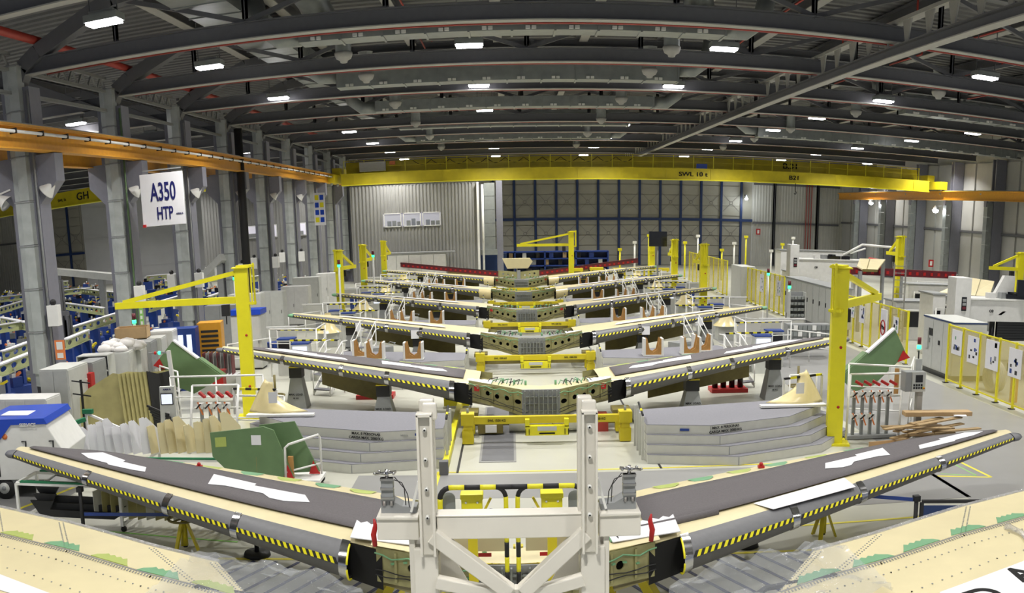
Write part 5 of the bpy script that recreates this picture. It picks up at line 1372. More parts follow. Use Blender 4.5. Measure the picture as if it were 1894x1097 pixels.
for k in range(17):
    x = -9.25+.2*k; wht = k < 8; lean = .10+.05*random.random()
    w_ = .34+.02*(k % 3); h = .62+.06*(k % 4)+(.25 if k == 16 else 0)
    pts = [(0, 0), (w_*1.2, 0), (w_*1.2, h*.60), (w_*.45, h), (w_*.38, h*.96), (.30*w_, h*1.0), (0, h*.98)]
    m = MB(); M = Matrix.Translation((x, 18.4+.02*k, .50)) @ Matrix.Rotation(R(38 if k in (1, 2, 7, 9, 13, 14, 16) else 66), 4, 'Z') @ Matrix.Rotation(-lean, 4, 'X')
    m.plate(pts, [], .02, PAPER if wht else CREAM, M)
    tag(part('pale_sheet', m), ('white' if wht else 'cream')+' upright sheet with a slanted corner, %s from the left in the white rack' % (ORD+['last'])[k], 'sheet', 'upright sheets in the white rack')
t = thing('slanted_frame', 'white slanted tube frame with green rubber pads left of the upright sheets', 'frame', (-9.6, 18.6, 0))
m = MB(); m.bar((-.6, 0, .92), (1.0, .3, .45), .05, .05, WHITE); m.bar((.05, .8, 1.25), (1.4, .5, .8), .05, .05, WHITE); m.bar((.05, .8, 1.25), (.05, .8, 0), .05, .05, WHITE); m.bar((-.6, 0, .92), (-.6, 0, 0), .05, .05, WHITE); part('tubes', m, t)
m = MB(); m.bar((-.62, -.0, .95), (.12, .6, 1.15), .1, .09, RUBG); m.bar((.0, .75, 1.3), (.25, .75, 1.3), .1, .1, RUBG); part('green_pad', m, t)
m = MB(); m.box((.35, .4, .95), (.2, .15, .12), RED, .4); part('red_pad', m, t)
# olive sheets
for k in range(9):
    x = -10.75+.06*k if k < 1 else -9.55+.09*k
    m = MB(); M = Matrix.Translation((x, 21.4+.06*k, 0)) @ Matrix.Rotation(R(12 if k == 0 else 62), 4, 'Z') @ Matrix.Rotation(R(-6), 4, 'X')
    pts = [(0, 0), (1.45, 0), (1.35, 1.72), (.95, 1.80), (.3, 1.45), (.02, 1.2)] if k == 0 else [(0, .0), (.9, 0), (.9, 1.7), (.35, 1.84-.02*k), (0, 1.80)]
    m.plate(pts, [], .03, BLK if k == 8 else OLIVEL, M)
    tag(part('olive_panel', m), 'large khaki panel with dotted seam leaning at the front of the stack' if k == 0 else 'black panel edge at the right end of the khaki stack' if k == 8 else 'khaki panel edge in the leaning stack, %s behind the large one' % ORD[k], 'panel', 'khaki panels leaning in a stack')
for k in range(6):
    m = MB(); m.bar((-8.75+.05*k, 21.2-.03*k, 1.05-.07*k), (-8.05+.05*k, 20.8-.03*k, .90-.07*k), .04, .05, BLK)
    tag(part('black_profile', m), 'black profile bar right of the khaki panels, %s from the top' % ORD[k], 'profile', 'black profile bars')
# kiosk with screen
t = thing('info_kiosk', 'light grey kiosk terminal with a lit screen behind the sheet rack', 'kiosk', (-8.1, 20.9, 0), R(8))
m = MB(); m.prism([(-.22, .0), (.22, .0), (.2, 1.58), (-.16, 1.58)], -.05, .05, GREYC, Matrix.Rotation(R(90), 4, 'X')); part('case', m, t, bevel=.01)
m = MB(); m.b2((-.14, -.075, 1.14), (.16, -.05, 1.42), SCREEN); s_ = part('screen_frame', m, t)
m = MB(); m.b2((-.12, -.08, 1.16), (.14, -.074, 1.40), SCREENW); part('screen', m, s_)
letters('AIRBUS', .06, TBLUE, t, face_y(.02, -.055, 1.49)); m = MB(); m.b2((-.03, -.06, .9), (.05, -.05, .97), WHITE); part('button', m, t)

# clamp rack (poles with white and orange clamps)
def clamp_rack(x, y, lab, n=4, mir=1):
    t = thing('clamp_rack', lab, 'rack', (x, y, 0))
    for k in range(n):
        xx = mir*.22*k
        m = MB(); m.bar((xx, 0, .05), (xx, 0, 1.15-.03*k), .07, .07, GALV); p = part('clamp_pole', m, t)
        for z in (1.1, .55) if k < 3 else (1.1,):
            m = MB(); m.box((xx, -.06, z), (.15, .12, .13), WHITE, .2*k); m.bar((xx-.05, -.1, z+.1), (xx+.07, -.12, z-.2), .035, .03, ORANGEC); m.bar((xx-.08, -.12, z-.05), (xx+.03, -.14, z+.06), .03, .03, BLK); part('clamp_head', m, p)
        m = MB(); m.bar((xx, -.05, 1.42), (xx+.16, -.15, 1.33), .07, .06, RED); part('red_grip', m, p)
    m = MB(); m.b2((-.25, -.15, .02), (mir*.22*n, .15, .1), GREYM) if mir > 0 else m.b2((-.22*n, -.15, .02), (.25, .15, .1), GREYM); part('base', m, t)
    m = MB()
    for xx in (-.15, mir*.22*n+.1): m.tube([(xx-.12, -.3, 0), (xx, -.1, 1.6)], .03, WHITE, 8)
    m.tube([(-.15, -.1, 1.6), (mir*.22*n+.1, -.1, 1.6)], .025, WHITE, 8); m.tube([(-.15, -.05, 1.05), (mir*.22*n+.1, -.05, 1.05)], .03, POD, 8); part('a_frame', m, t)
clamp_rack(-7.25, 20.9, 'rack of poles with white and orange clamps left of the big left jib crane')
clamp_rack(8.0, 20.9, 'rack of poles with white and orange clamps right of the big right jib crane', 5)
def railing(pts, h, label, mid=(.5,), m_=WHITE, name='handrail', z=0, grp=None):
    t = thing(name, label, 'railing', (pts[0][0], pts[0][1], z), 0, grp)
    o = Vector((pts[0][0], pts[0][1], 0)); P = [Vector((p[0], p[1], (p[2] if len(p) > 2 else 0)))-o for p in pts]
    m = MB()
    for a, b in zip(P, P[1:]): m.tube([a+Vector((0, 0, h)), b+Vector((0, 0, h))], .025, m_, 8)
    part('top_rail', m, t)
    for f in mid:
        m = MB()
        for a, b in zip(P, P[1:]): m.tube([a+Vector((0, 0, h*f)), b+Vector((0, 0, h*f))], .018, m_, 6)
        part('mid_rail', m, t)
    for a, b in zip(P, P[1:]):
        n = max(1, int((b-a).length/.9))
        for k in range(n+(b is P[-1])):
            p = a.lerp(b, k/n); m = MB(); m.tube([p, p+Vector((0, 0, h))], .022, m_, 8); part('post', m, t)
    return t
railing([(-8.4, 22.0), (-6.0, 22.0)], 1.62, 'white tall railing left of the big left jib crane', (.35, .68))
railing([(-9.2, 23.4), (-8.3, 22.3)], 1.7, 'white railing running back beside the kiosk', (.4, .7))
railing([(8.1, 21.6), (9.5, 21.0), (10.3, 22.6)], 1.72, 'white tall railing right of the big right jib crane', (.35, .68))
railing([(-6.6, 21.6), (-5.35, 21.4)], 1.2, 'white low guard rail at the outer end of the left front podium', (.5,))
railing([(6.5, 21.3), (7.2, 21.4)], 1.5, 'white low guard rail at the outer end of the right front podium', (.5,))
m = MB(); m.bar((-8.35, 22.3, 0), (-8.5, 22.3, 2.25), .09, .09, WHITE); tag(part('white_post', m), 'tall white post with a signal light left of the kiosk', 'post')
t = thing('signal_light', 'small red and green signal light on the tall white post', 'light', (-8.75, 22.3, 2.2)); m = MB(); m.sphere((0, 0, 0), .05, LEDG, 8); part('green_lens', m, t); m = MB(); m.sphere((-.11, 0, 0), .045, RED, 8); m.bar((-.3, 0, 0), (.25, 0, 0), .04, .04, GREYM); part('red_lens', m, t)

# striped protective rails on the guard rails
def padded_rail(p, q, lab, z=0, posts=True):
    t = thing('padded_rail', lab, 'rail', (p[0], p[1], 0)); o = Vector((p[0], p[1], 0)); a, b = Vector(p)-o, Vector(q)-o
    L = (b-a).length; n = max(4, int(L/.14))
    m = MB()
    for k in range(n): m.bar(a.lerp(b, k/n), a.lerp(b, (k+1)/n), .05, .05, YEL if k % 2 else BLK)
    part('striped_pad', m, t)
    if posts:
        for s in (a, b): m = MB(); m.bar((s.x, s.y, z), s, .05, .05, WHITE); part('post', m, t)
padded_rail((-6.55, 21.3, 1.42), (-5.5, 21.3, 1.38), 'striped padded rail in front of the left cream horn fairing', .8)
padded_rail((6.35, 21.3, 1.42), (7.3, 21.3, 1.52), 'striped padded rail in front of the right cream horn fairing', .8)
def fairing(x, y, z, sd, lab):
    t = thing('horn_fairing', lab, 'fairing', (x, y, z)); rows = []
    for i in range(13):
        u = i/12; row = []
        xl, xr = -(.02+.82*u**2.4), .16+.42*u**.8
        zz = .03+.68*(1-u**.9)
        for j in range(11):
            v = j/10; row.append((sd*lerp(xl, xr, v), .45-.42*math.sin(math.pi*lerp(.12, .88, v))*(.45+.55*u), zz+.09*v*(1-u)))
        rows.append(row)
    m = MB(); m.grid(rows if sd < 0 else [r[::-1] for r in rows], CREAML); o = part('shell', m, t); s_ = o.modifiers.new('thick', 'SOLIDIFY'); s_.thickness = .015
    m = MB(); m.prism([(sd*a, b) for a, b in ((-1.05, -.1), (.55, -.1), (.55, .15), (-1.05, .1))][::sd], -.02, .03, WHITE); part('base_lip', m, t)
    m = MB(); m.box((sd*-.1, -.02, .42), (.2, .01, .26), PAPER, .1); part('paper_sheet', m, t)
fairing(-5.6, 20.95, .84, -1, 'cream horn shaped fairing standing on the outer end of the left front podium')
fairing(6.75, 20.95, .84, 1, 'cream horn shaped fairing standing on the outer end of the right front podium')

# green boards on their trolley (left) and green fins (both sides)
t = thing('board_trolley', 'white trolley with push handle under the two green boards', 'trolley', (-4.9, 18.0, 0))
m = MB(); m.b2((-1.2, -.3, .14), (1.1, .35, .2), WHITE); part('deck', m, t)
m = MB(); m.tube([(.40, -.25, .2), (.42, -.25, .85), (.5, -.25, .92), (1.02, .15, 1.02), (1.04, .2, .95), (1.04, .2, .2)], .025, WHITE, 8); m.tube([(.4, -.25, .35), (1.04, .2, .42)], .02, WHITE, 8); part('handle', m, t)
for x, y in ((-1.1, -.25), (1.0, -.25), (-1.1, .3), (1.0, .3)): m = MB(); m.tube([(x, y-.03, .08), (x, y+.03, .08)], .08, BLK, 12); part('castor', m, t)
for x in (-.15, .5): m = MB(); m.b2((x-.05, -.2, .2), (x+.05, -.12, .65), WOOD); part('wood_cleat', m, t)
for k, (dx, lab) in enumerate(((0, 'front'), (.45, 'rear'))):
    m = MB(); M = Matrix.Translation((-6.05+dx, 17.85+.35*k, .22)) @ Matrix.Rotation(R(-3), 4, 'Z')
    m.plate([(.02, .42), (.0, .92), (1.15, 1.05), (1.35, .98), (1.72, .02), (.9, .0), (.3, .15)] if k == 0 else [(.55, .3), (.5, 1.0), (1.25, 1.08), (1.72, .05), (.9, .0)], [], .04, GREEN, M)
    o = part('green_board', m); tag(o, '%s green primed board with a slanted end on the white trolley' % lab, 'board')
    if k == 0:
        m = MB(); m.prism([(.10, .62), (.34, .64), (.34, .84), (.10, .82)], -.0, .008, GREENL, M @ Matrix.Rotation(R(90), 4, 'X')); part('square_window', m, o)
        m = MB(); m.box(M @ Vector((.98, -.01, .78)), (.2, .008, .2), PAPER); part('paper_sheet', m, o)
    m = MB(); m.plate([(1.50, .0), (1.72, .0), (1.60, .28)], [], .06, RED, M @ Matrix.Translation((0, -.01, 0))); part('red_corner', m, o)
def fin(sd, P, y, lab):
    t = thing('green_fin', lab, 'fin', (0, 0, 0)); M = Matrix.Translation((0, y, 0))
    m = MB(); m.plate(P, [], .12, GREEN, M); part('skin', m, t)
    a, b = P[0], P[-1]
    m = MB(); m.bar((a[0], y+.06, a[1]), (lerp(a[0], b[0], .5), y+.06, lerp(a[1], b[1], .5)), .2, .04, PAPER); part('white_edge', m, t)
    m = MB(); m.bar((lerp(a[0], b[0], .5), y+.2, lerp(a[1], b[1], .5)-.02), (b[0], y+.2, b[1]), .3, .06, GREEN); part('edge_member', m, t)
    c = P[1]; m = MB(); m.plate([(c[0]-.1*sd, c[1]+.1), (c[0]+.1*sd, c[1]-.1), (c[0]-.25*sd, c[1]-.22)], [], .2, RED, Matrix.Translation((0, y-.05, 0))); part('red_corner', m, t)
    m = MB(); x = lerp(c[0], P[2][0], .5); m.b2((x-.06, y-.2, 0), (x+.06, y-.05, 1.25), WHITE); m.b2((x+.06, y-.2, .5), (x+.2, y-.08, 1.2), WOOD); part('support_post', m, t)
fin(-1, [(-9.74, 2.05), (-10.31, 1.42), (-10.2, .85), (-9.2, .45), (-8.29, .93)], 26, 'green triangular fin with red corner behind the left railing')
fin(1, [(10.29, 2.30), (10.68, 1.59), (9.75, .72), (9.2, .55), (8.75, .95)], 24, 'green triangular fin with red corner behind the right railing')
# vending machines
t = thing('drinks_machine', 'dark blue drinks machine with glowing white stripes in the left aisle', 'machine', (-10.9, 29.3, 0), R(10))
m = MB(); m.b2((-.75, -.4, 0), (.75, .4, 2.05), BLUE); part('case', m, t)
for k in range(3): m = MB(); m.b2((-.1+.28*k, -.42, .7+.05*k), (.06+.28*k, -.4, 1.85), SCREENW); part('white_stripe', m, t)
t = thing('parts_machine', 'yellow machine with black grille beside the blue drinks machine', 'machine', (-10.0, 30.4, 0), R(10))
m = MB(); m.b2((-.4, -.4, 0), (.4, .4, 2.1), ORANGE); part('case', m, t)
for k in range(9): m = MB(); m.b2((-.28, -.42, .5+.16*k), (.3, -.4, .58+.16*k), BLK); part('grille_slat', m, t)
t = thing('magazine_rack', 'grey rack with slanted dark sheets beside the big left jib crane', 'rack', (-9.2, 28.6, 0))
m = MB(); m.b2((-.6, -.3, 0), (.6, .3, .6), GREYC); part('base', m, t)
for k in range(9): m = MB(); m.box((-.5+.12*k, 0, .95), (.02, .5, .7), GREYM if k % 2 else WINER, .1, Matrix.Rotation(R(0), 4, 'Y')); part('sheet', m, t)
m = MB(); m.b2((-8.95, 27.0, .5), (-8.6, 27.3, .95), RED); m.b2((-8.98, 26.98, .92), (-8.57, 27.32, .97), RED); tag(part('red_bin', m), 'small red bin beside the rack of dark sheets', 'bin')
cabinet(-9.55, 33.5, 1.1, .8, 2.0, 'light grey cabinet with a blue top left of the jib crane', GREYC, 1)
m = MB(); m.b2((-10.15, 33.05, 2.01), (-8.95, 33.95, 2.2), BLUEV); tag(part('blue_case', m), 'flat blue case on the light grey cabinet left of the jib crane', 'case')
for k, (x, y, w_, h, mm) in enumerate(((-11.6, 37, 1.3, 2.1, GREYM), (-11.7, 41, 1.5, 2.2, GREYC), (-11.4, 44.5, 1.2, 2.0, GREYC), (-10.9, 47.5, 1.4, 2.0, WHITEM), (-11.5, 53, 1.5, 2.1, GREYC), (-11.2, 58, 1.4, 2.0, WHITEM))):
    cabinet(x, y, w_, .8, h, 'grey cabinet in the left aisle far row, %s of the row' % ORD[k], mm, 2, 0, 'steel_cabinet', 'cabinets of the left far row')
# lower rack below the left wing
t = sheet_rack(-8.9, -4.7, 14.9, .85, 'white tube rack with dark profiles under the left end of the nearest tail plane')
for k in range(16):
    m = MB(); M = Matrix.Translation((-7.4+.17*k, 15.0, .2)) @ Matrix.Rotation(R(58), 4, 'Z')
    m.plate([(0, 0), (.5, 0), (.5, .4), (.35, .55), (0, .5)], [], .015, OLIVEL if k % 3 else POD, M)
    tag(part('stored_sheet', m), 'small %s sheet in the low rack under the left wing, %s from its left' % ('khaki' if k % 3 else 'grey', ORD[k]), 'sheet', 'sheets in the low rack')
for k in range(3):
    m = MB(); m.prism([(-8.5, .2), (-7.0, .2), (-6.8, .32), (-8.3, .34), (-8.2, .5), (-8.7, .5)], -15.0-.12*k, -14.96-.12*k, BLK, Matrix.Rotation(R(90), 4, 'X') @ Matrix.Translation((0, .1*k, -.0)) @ Matrix.Scale(1, 4)); tag(part('black_profile', m), 'black bent profile in the low rack under the left wing, %s one' % ORD[k], 'profile', 'black bent profiles')
# belt barriers
def belt_post(x, y, lab):
    t = thing('belt_post', lab, 'post', (x, y, 0)); m = MB(); m.tube([(0, 0, .03), (0, 0, .95)], .035, BLK, 10); part('pole', m, t)
    m = MB(); m.lathe([(0, .04), (.16, .03), (.18, 0), (0, 0)], (0, 0, 0), BLK, 16); part('base', m, t); m = MB(); m.b2((-.05, -.05, .9), (.05, .05, .99), BLK); part('belt_head', m, t)
belt_post(6.15, 13.1, 'black belt barrier post on the floor behind the right tail plane')
belt_post(3.45, 14.6, 'black belt barrier post half hidden behind the right nose')
m = MB(); m.bar((6.15, 13.1, .92), (3.45, 14.6, .90), .006, .06, BLUE); tag(part('belt', m), 'dark blue belt stretched behind the right tail plane', 'belt')
t = thing('blue_screen_panel', 'low dark blue panel in a black frame right of the belt post', 'panel', (6.2, 13.0, 0))
m = MB(); m.bar((.02, 0, .45), (1.5, -.35, .45), .03, .8, BLUED); part('panel', m, t); m = MB(); m.bar((0, 0, .92), (1.5, -.35, .92), .05, .05, BLK); m.bar((0, 0, 0), (0, 0, .9), .05, .05, BLK); m.bar((1.5, -.35, 0), (1.5, -.35, .9), .05, .05, BLK); part('frame', m, t)
belt_post(-7.3, 14.3, 'black belt barrier post in front of the low rack on the left')
belt_post(-3.9, 14.7, 'black belt barrier post behind the left nose')
m = MB(); m.bar((-7.3, 14.3, .5), (-3.9, 14.7, .48), .006, .06, BLUE); tag(part('belt', m), 'dark blue belt stretched under the left tail plane', 'belt')

# ================================================================= STATION FURNITURE (both sides of each farther station)
def cradle(x, y, z, lab):
    t = thing('wooden_cradle', lab, 'cradle', (x, y, z), 0, 'wooden cradles on the podiums')
    for d in (0, .28):
        M = Matrix.Translation((0, d, 0)); m = MB()
        m.plate([(-.26, 0), (.26, 0), (.26, .52), (.2, .56), (.12, .2), (0, .12), (-.12, .2), (-.2, .56), (-.26, .52)], [], .05, WOOD, M); part('wood_cheek', m, t)
    for s in (-1, 1): m = MB(); m.b2((s*.28-.03, -.05, 0), (s*.28+.03, .38, .55), WHITE); part('side_post', m, t)
    m = MB(); m.b2((-.32, -.06, 0), (.32, .4, .04), WHITE); part('base', m, t)
def console(x, y, rz, lab, lit=False):
    t = thing('control_console', lab, 'console', (x, y, 0), rz, 'grey control consoles')
    m = MB(); m.prism([(-.25, 0), (.25, 0), (.25, .9), (.1, 1.25), (-.25, 1.25)], -.3, .3, GREYC, Matrix.Rotation(R(90), 4, 'X') @ Matrix.Rotation(R(90), 4, 'Y')); part('case', m, t)
    m = MB(); m.b2((-.24, -.30, .8), (.24, -.27, 1.18), SCREENW if lit else SCREEN); part('screen', m, t)
    m = MB(); m.b2((-.3, -.26, 1.24), (.3, .26, 1.29), BLUE); part('lid', m, t)
def stairs(x, y, rz, lab):
    t = thing('access_stairs', lab, 'stairs', (x, y, 0), rz, 'small white access stairs')
    for k in range(3): m = MB(); m.b2((-.3, .25*k, .22*k+.16), (.3, .25*k+.25, .22*k+.2), PODT); part('tread', m, t)
    for s in (-1, 1):
        m = MB(); m.bar((s*.31, 0, .1), (s*.31, .75, .75), .03, .12, WHITE); part('stringer', m, t)
        for f in (.95, .65): m = MB(); m.tube([(s*.31, 0, f), (s*.31, .75, f+.62), (s*.31, 1.0, f+.62)], .02, WHITE, 6); part('hand_rail', m, t)
        for yy, zz in ((0, .95), (.75, 1.57)): m = MB(); m.tube([(s*.31, yy, 0), (s*.31, yy, zz)], .02, WHITE, 6); part('post', m, t)
def cart(x, y, lab, mm, k):
    t = thing('tool_cart', lab, 'cart', (x, y, 0), .3*k, 'tool carts between the stations')
    m = MB(); m.b2((-.4, -.25, .12), (.4, .25, .75), mm); part('drawer_case', m, t, bevel=.01)
    for j in range(3): m = MB(); m.b2((-.37, -.27, .18+.19*j), (.37, -.25, .33+.19*j), mm); d_ = part('drawer', m, t); m = MB(); m.b2((-.2, -.29, .27+.19*j), (.2, -.27, .29+.19*j), GALV); part('handle', m, d_)
    m = MB(); m.tube([(.42, -.2, .8), (.5, -.2, .85), (.5, .2, .85), (.42, .2, .8)], .015, GALV, 6); part('push_bar', m, t)
    for a, b in ((-.33, -.18), (.33, -.18), (-.33, .18), (.33, .18)): m = MB(); m.tube([(a, b-.02, .06), (a, b+.02, .06)], .06, BLK, 10); part('castor', m, t)
random.seed(21)
for i in range(2, 6):
    x0, y0 = .67, 21.4+9.53*(i-1)
    for sd, w_ in ((-1, 'left'), (1, 'right')):
        st_ = '%s tail plane, %s side' % (ORD[i], w_)
        for k, (s, yy) in enumerate(((3.75, -1.75), (5.0, -1.55), (5.5, -.9))):
            cradle(x0+sd*s, y0+yy, .81, 'orange wood cradle, %s from the centre, at the %s' % (ORD[k], st_))
        console(x0+sd*8.4, y0+.9, 0, 'grey console with dark screen beside the %s' % st_)
        console(x0+sd*7.6, y0-.4, 0, 'second lower grey console at the %s' % st_, i % 2 == 0)
        stairs(x0+sd*6.1, y0+2.2, R(20*sd), 'white stairs with double hand rails under the %s' % st_)
        padded_rail((x0+sd*6.3, y0-.6, 1.35), (x0+sd*8.0, y0-.3, 1.35), 'striped padded rail in front of the %s' % st_)
        padded_rail((x0+sd*7.2, y0+1.6, 1.45), (x0+sd*9.0, y0+2.0, 1.45), 'striped padded rail, rear one at the %s' % st_)
        railing([(x0+sd*8.9, y0+.5), (x0+sd*7.2, y0+.2), (x0+sd*7.2, y0+1.8)], 1.65, 'white platform railing at the %s' % st_, (.4, .7), grp='white platform railings')
        railing([(x0+sd*9.4, y0+2.5), (x0+sd*10.6, y0+1.0)], 1.1, 'low white railing at the outer end of the %s' % st_, (.5,), grp='white platform railings')
        cart(x0+sd*5.3, y0+2.0, 'grey tool cart under the %s' % st_, GREYC if i % 2 else GREYM, i)
        cart(x0+sd*9.6, y0+4.2, '%s tool cart behind the tip of the %s' % ('blue' if (i+sd) % 2 else 'grey', st_), BLUE if (i+sd) % 2 else GREYM, i+1)
        t = thing('platform_wall', 'cream panel platform wall at the outer end of the %s' % st_, 'platform', (x0+sd*9.9, y0+5.0, 0))
        for k in range(3): m = MB(); m.b2((-.9, 0, .1+.36*k), (.9, .05, .44+.36*k), POD); part('panel', m, t)
        m = MB(); m.b2((-.95, -.02, 1.18), (.95, .08, 1.24), WHITE); part('top_rail', m, t)
        t = thing('horn_fairing_small', 'cream root fairing standing behind the tip of the %s' % st_, 'fairing', (x0+sd*8.3, y0+8.0, 0))
        m = MB(); m.lathe([(.12, 1.4), (.2, 1.1), (.32, .8), (.55, .6)], (0, 0, 0), CREAML, 14); part('shell', m, t); m = MB(); m.b2((-.4, -.3, 0), (.4, .3, .6), GREYC); part('plinth', m, t)
for sd, w_ in ((-1, 'left'), (1, 'right')):
    t = thing('motor_unit', 'dark machine with red base under the %s half of the second tail plane' % w_, 'machine', (.67+sd*4.7 if sd < 0 else 6.4, 27.3, 0))
    m = MB(); m.b2((-.55, -.3, 0), (.55, .3, .12), RED); part('base', m, t)
    for k in range(4): m = MB(); m.tube([(-.4+.26*k, 0, .12), (-.4+.26*k, .05, .75)], .09, SCREEN, 8); m.sphere((-.4+.26*k, 0, .78), .13, SCREEN, 8); part('motor', m, t)
    stairs(.67+sd*6.4, 27.7, R(25*sd), 'white stairs with double hand rails behind the %s half of the second tail plane' % w_)
    t = thing('hand_wheel_stand', 'olive hand wheel on a yellow foot behind the %s outer podium end' % w_, 'jack', (.67+sd*6.95, 24.2, 0))
    m = MB(); m.bar((0, 0, 0), (0, 0, .62), .1, .1, YELD); part('foot', m, t); m = MB(); m.tube([(.25*math.cos(2*math.pi*k/16), .25*math.sin(2*math.pi*k/16), .7) for k in range(17)], .025, OLIVE, 6); m.bar((-.25, 0, .7), (.25, 0, .7), .03, .02, OLIVE); part('hand_wheel', m, t)
    m = MB(); m.tube([(0, 0, .6), (0, 0, 1.25)], .035, OLIVE, 8); part('screw', m, t)

# ================================================================= RIGHT SIDE
def fence(x, ys, lab, h=1.98, posters=()):
    t = thing('machine_fence', lab, 'fence', (x, ys[0], 0))
    for k, y in enumerate(ys):
        m = MB(); m.b2((-.035, y-ys[0]-.035, .02), (.035, y-ys[0]+.035, h), YEL); p = part('post', m, t)
        m = MB(); m.b2((-.12, y-ys[0]-.07, 0), (.06, y-ys[0]+.07, .025), BLK); part('foot', m, p)
    for k, (a, b) in enumerate(zip(ys, ys[1:])):
        m = MB(); lo, hi = min(a, b)-ys[0]+.05, max(a, b)-ys[0]-.05
        m.b2((-.015, lo, .14), (.015, hi, h-.04), PLEXI); part('pane', m, t)
        m = MB(); m.b2((-.02, lo, .10), (.02, hi, .14), YEL); m.b2((-.02, lo, h-.06), (.02, hi, h-.02), YEL); part('rail', m, t)
    for (y, z, w_, hh, kind) in posters:
        m = MB(); m.b2((-.06, y-w_/2-ys[0], z), (-.045, y+w_/2-ys[0], z+hh), PAPER); p = part('poster', m, t)
        m = MB(); rr = random.Random(int(y*100))
        for j in range(7):
            a, b = y-ys[0]-w_/2+.06+rr.random()*(w_-.22), z+.08+rr.random()*(hh-.25)
            m.b2((-.064, a, b), (-.06, a+.06+.08*rr.random(), b+.05+.1*rr.random()), (SCREEN, GREYM, BLUE, GREENP)[j % 4] if kind == 0 else (SCREEN, BLUE)[j % 2])
        part('printed_blocks', m, p)
    return t
fence(14.0, [28.05, 27.0, 25.85, 24.6, 23.6, 22.55, 21.4], 'near yellow post fence with amber panes and posters at the right edge', posters=((27.35, 1.05, .72, .8, 0), (26.2, .95, .75, .85, 1), (24.95, .95, .8, .9, 0), (23.55, .95, .75, .85, 1)))
fence(14.2, [38.6, 37.6, 36.5, 35.6, 34.6, 33.6, 32.8, 31.9], 'middle yellow post fence with amber panes right of the big jib crane', 2.0, ((37.7, 1.1, .6, .7, 0), (36.5, 1.0, .6, .7, 1), (32.9, 1.05, .5, .6, 0)))
fence(14.2, [56.0, 55.0, 54.0, 53.0, 52.0, 51.0, 50.0, 49.0, 48.1], 'far yellow post fence with amber panes', 2.1, ((52.5, .9, .8, 1.0, 0), (49, 1.0, .7, .8, 0)))
fence(13.8, [73.0, 71.5, 70, 68.5, 67, 65.5, 64, 62.5, 61, 59.8], 'farthest yellow post fence with amber panes and a grey board', 2.3, ((67, .8, 2.2, 1.2, 1),))
t = thing('warning_board', 'tall white board with a red ring symbol on the middle fence', 'sign', (14.0, 33.7, .4))
m = MB(); m.b2((-.04, -.3, 0), (0, .3, 1.45), PAPER); part('panel', m, t)
m = MB(); m.tube([(-.06, .22*math.cos(2*math.pi*k/24), .75+.28*math.sin(2*math.pi*k/24)) for k in range(25)], .022, RED, 6, False); part('red_ring', m, t)
letters('Pto', .24, BLACK, t, Matrix.Translation((-.055, 0, .68)) @ Matrix.Rotation(R(-90), 4, 'Z') @ Matrix.Rotation(R(90), 4, 'X'))
t = thing('hatched_post', 'yellow post with black hatching at the end of the near fence', 'post', (13.95, 22.2, 0))
for k in range(12): m = MB(); m.b2((-.06, -.06, .165*k), (.06, .06, .165*(k+1)), YEL if k % 2 else BLK); part('band', m, t)
t = thing('yellow_bollard', 'orange yellow post with a grey box behind the near fence', 'post', (14.6, 24.6, 0)); m = MB(); m.b2((-.09, -.09, 0), (.09, .09, 1.5), ORANGE); part('post', m, t); m = MB(); m.b2((-.25, -.1, .95), (-.09, .1, 1.2), SCREEN); part('box', m, t)
t = thing('hose_coil', 'coil of pale hose behind the near fence', 'hose', (14.7, 26.3, 0))
for k in range(5): m = MB(); m.tube([(.07*k, .45*math.cos(2*math.pi*j/20), .5+.45*math.sin(2*math.pi*j/20)) for j in range(21)], .05, POD, 8); part('hose_loop', m, t)
t = thing('tall_grey_cabinet', 'long light grey machine cabinet left of the near fence with a dark plinth', 'cabinet', (14.9, 29.3, 0))
m = MB(); m.b2((-.65, -1.1, .18), (.6, 1.3, 1.95), GREYC); part('body', m, t, bevel=.01)
m = MB(); m.b2((-.63, -1.08, 0), (.58, 1.28, .18), SCREEN); part('plinth', m, t)
m = MB(); m.b2((-.68, -1.12, 1.95), (.62, 1.32, 1.99), BLUED); m.b2((-.67, -1.11, 1.99), (.61, 1.31, 2.01), GREYC); part('top_trim', m, t)
for k in range(3): m = MB(); m.b2((-.67, -1.08+.79*k, .22), (-.65, -.32+.79*k, 1.9), GREYC); d_ = part('door', m, t); m = MB(); m.b2((-.70, -.9+.79*k, 1.1), (-.67, -.8+.79*k, 1.25), (RED, SCREEN, GREYM)[k]); part('handle', m, d_)
m = MB(); m.b2((-.69, .5, 1.35), (-.67, .8, 1.6), SCREEN); m.b2((-.74, .75, .9), (-.67, 1.0, 1.5), GREYC); part('meter_box', m, t)
t = thing('long_cabinet_row', 'long row of light grey electrical cabinets behind the big right jib crane', 'cabinet', (14.4, 44, 0))
m = MB(); m.b2((-.4, -4.2, .3), (.5, 3.2, 2.1), GREYC); part('body', m, t); m = MB(); m.b2((-.38, -4.15, 0), (.45, 3.15, .3), SCREEN); part('plinth', m, t)
m = MB(); m.b2((-.44, -4.25, 2.1), (.55, 3.25, 2.16), GREYM); part('roof_slab', m, t)
for k in range(8): m = MB(); m.b2((-.42, -4.15+.92*k, .35), (-.4, -3.28+.92*k, 2.05), GREYC); d_ = part('door', m, t); m = MB(); m.b2((-.45, -3.4+.92*k, 1.2), (-.42, -3.33+.92*k, 1.4), BLK); part('handle', m, d_)
cabinet(14.3, 57.6, .9, 2.6, 2.1, 'light grey double cabinet between the two far fences', GREYC, 1)
t = thing('parts_rack', 'grey rack of small open bins in front of the long cabinet row', 'rack', (12.55, 40.5, 0))
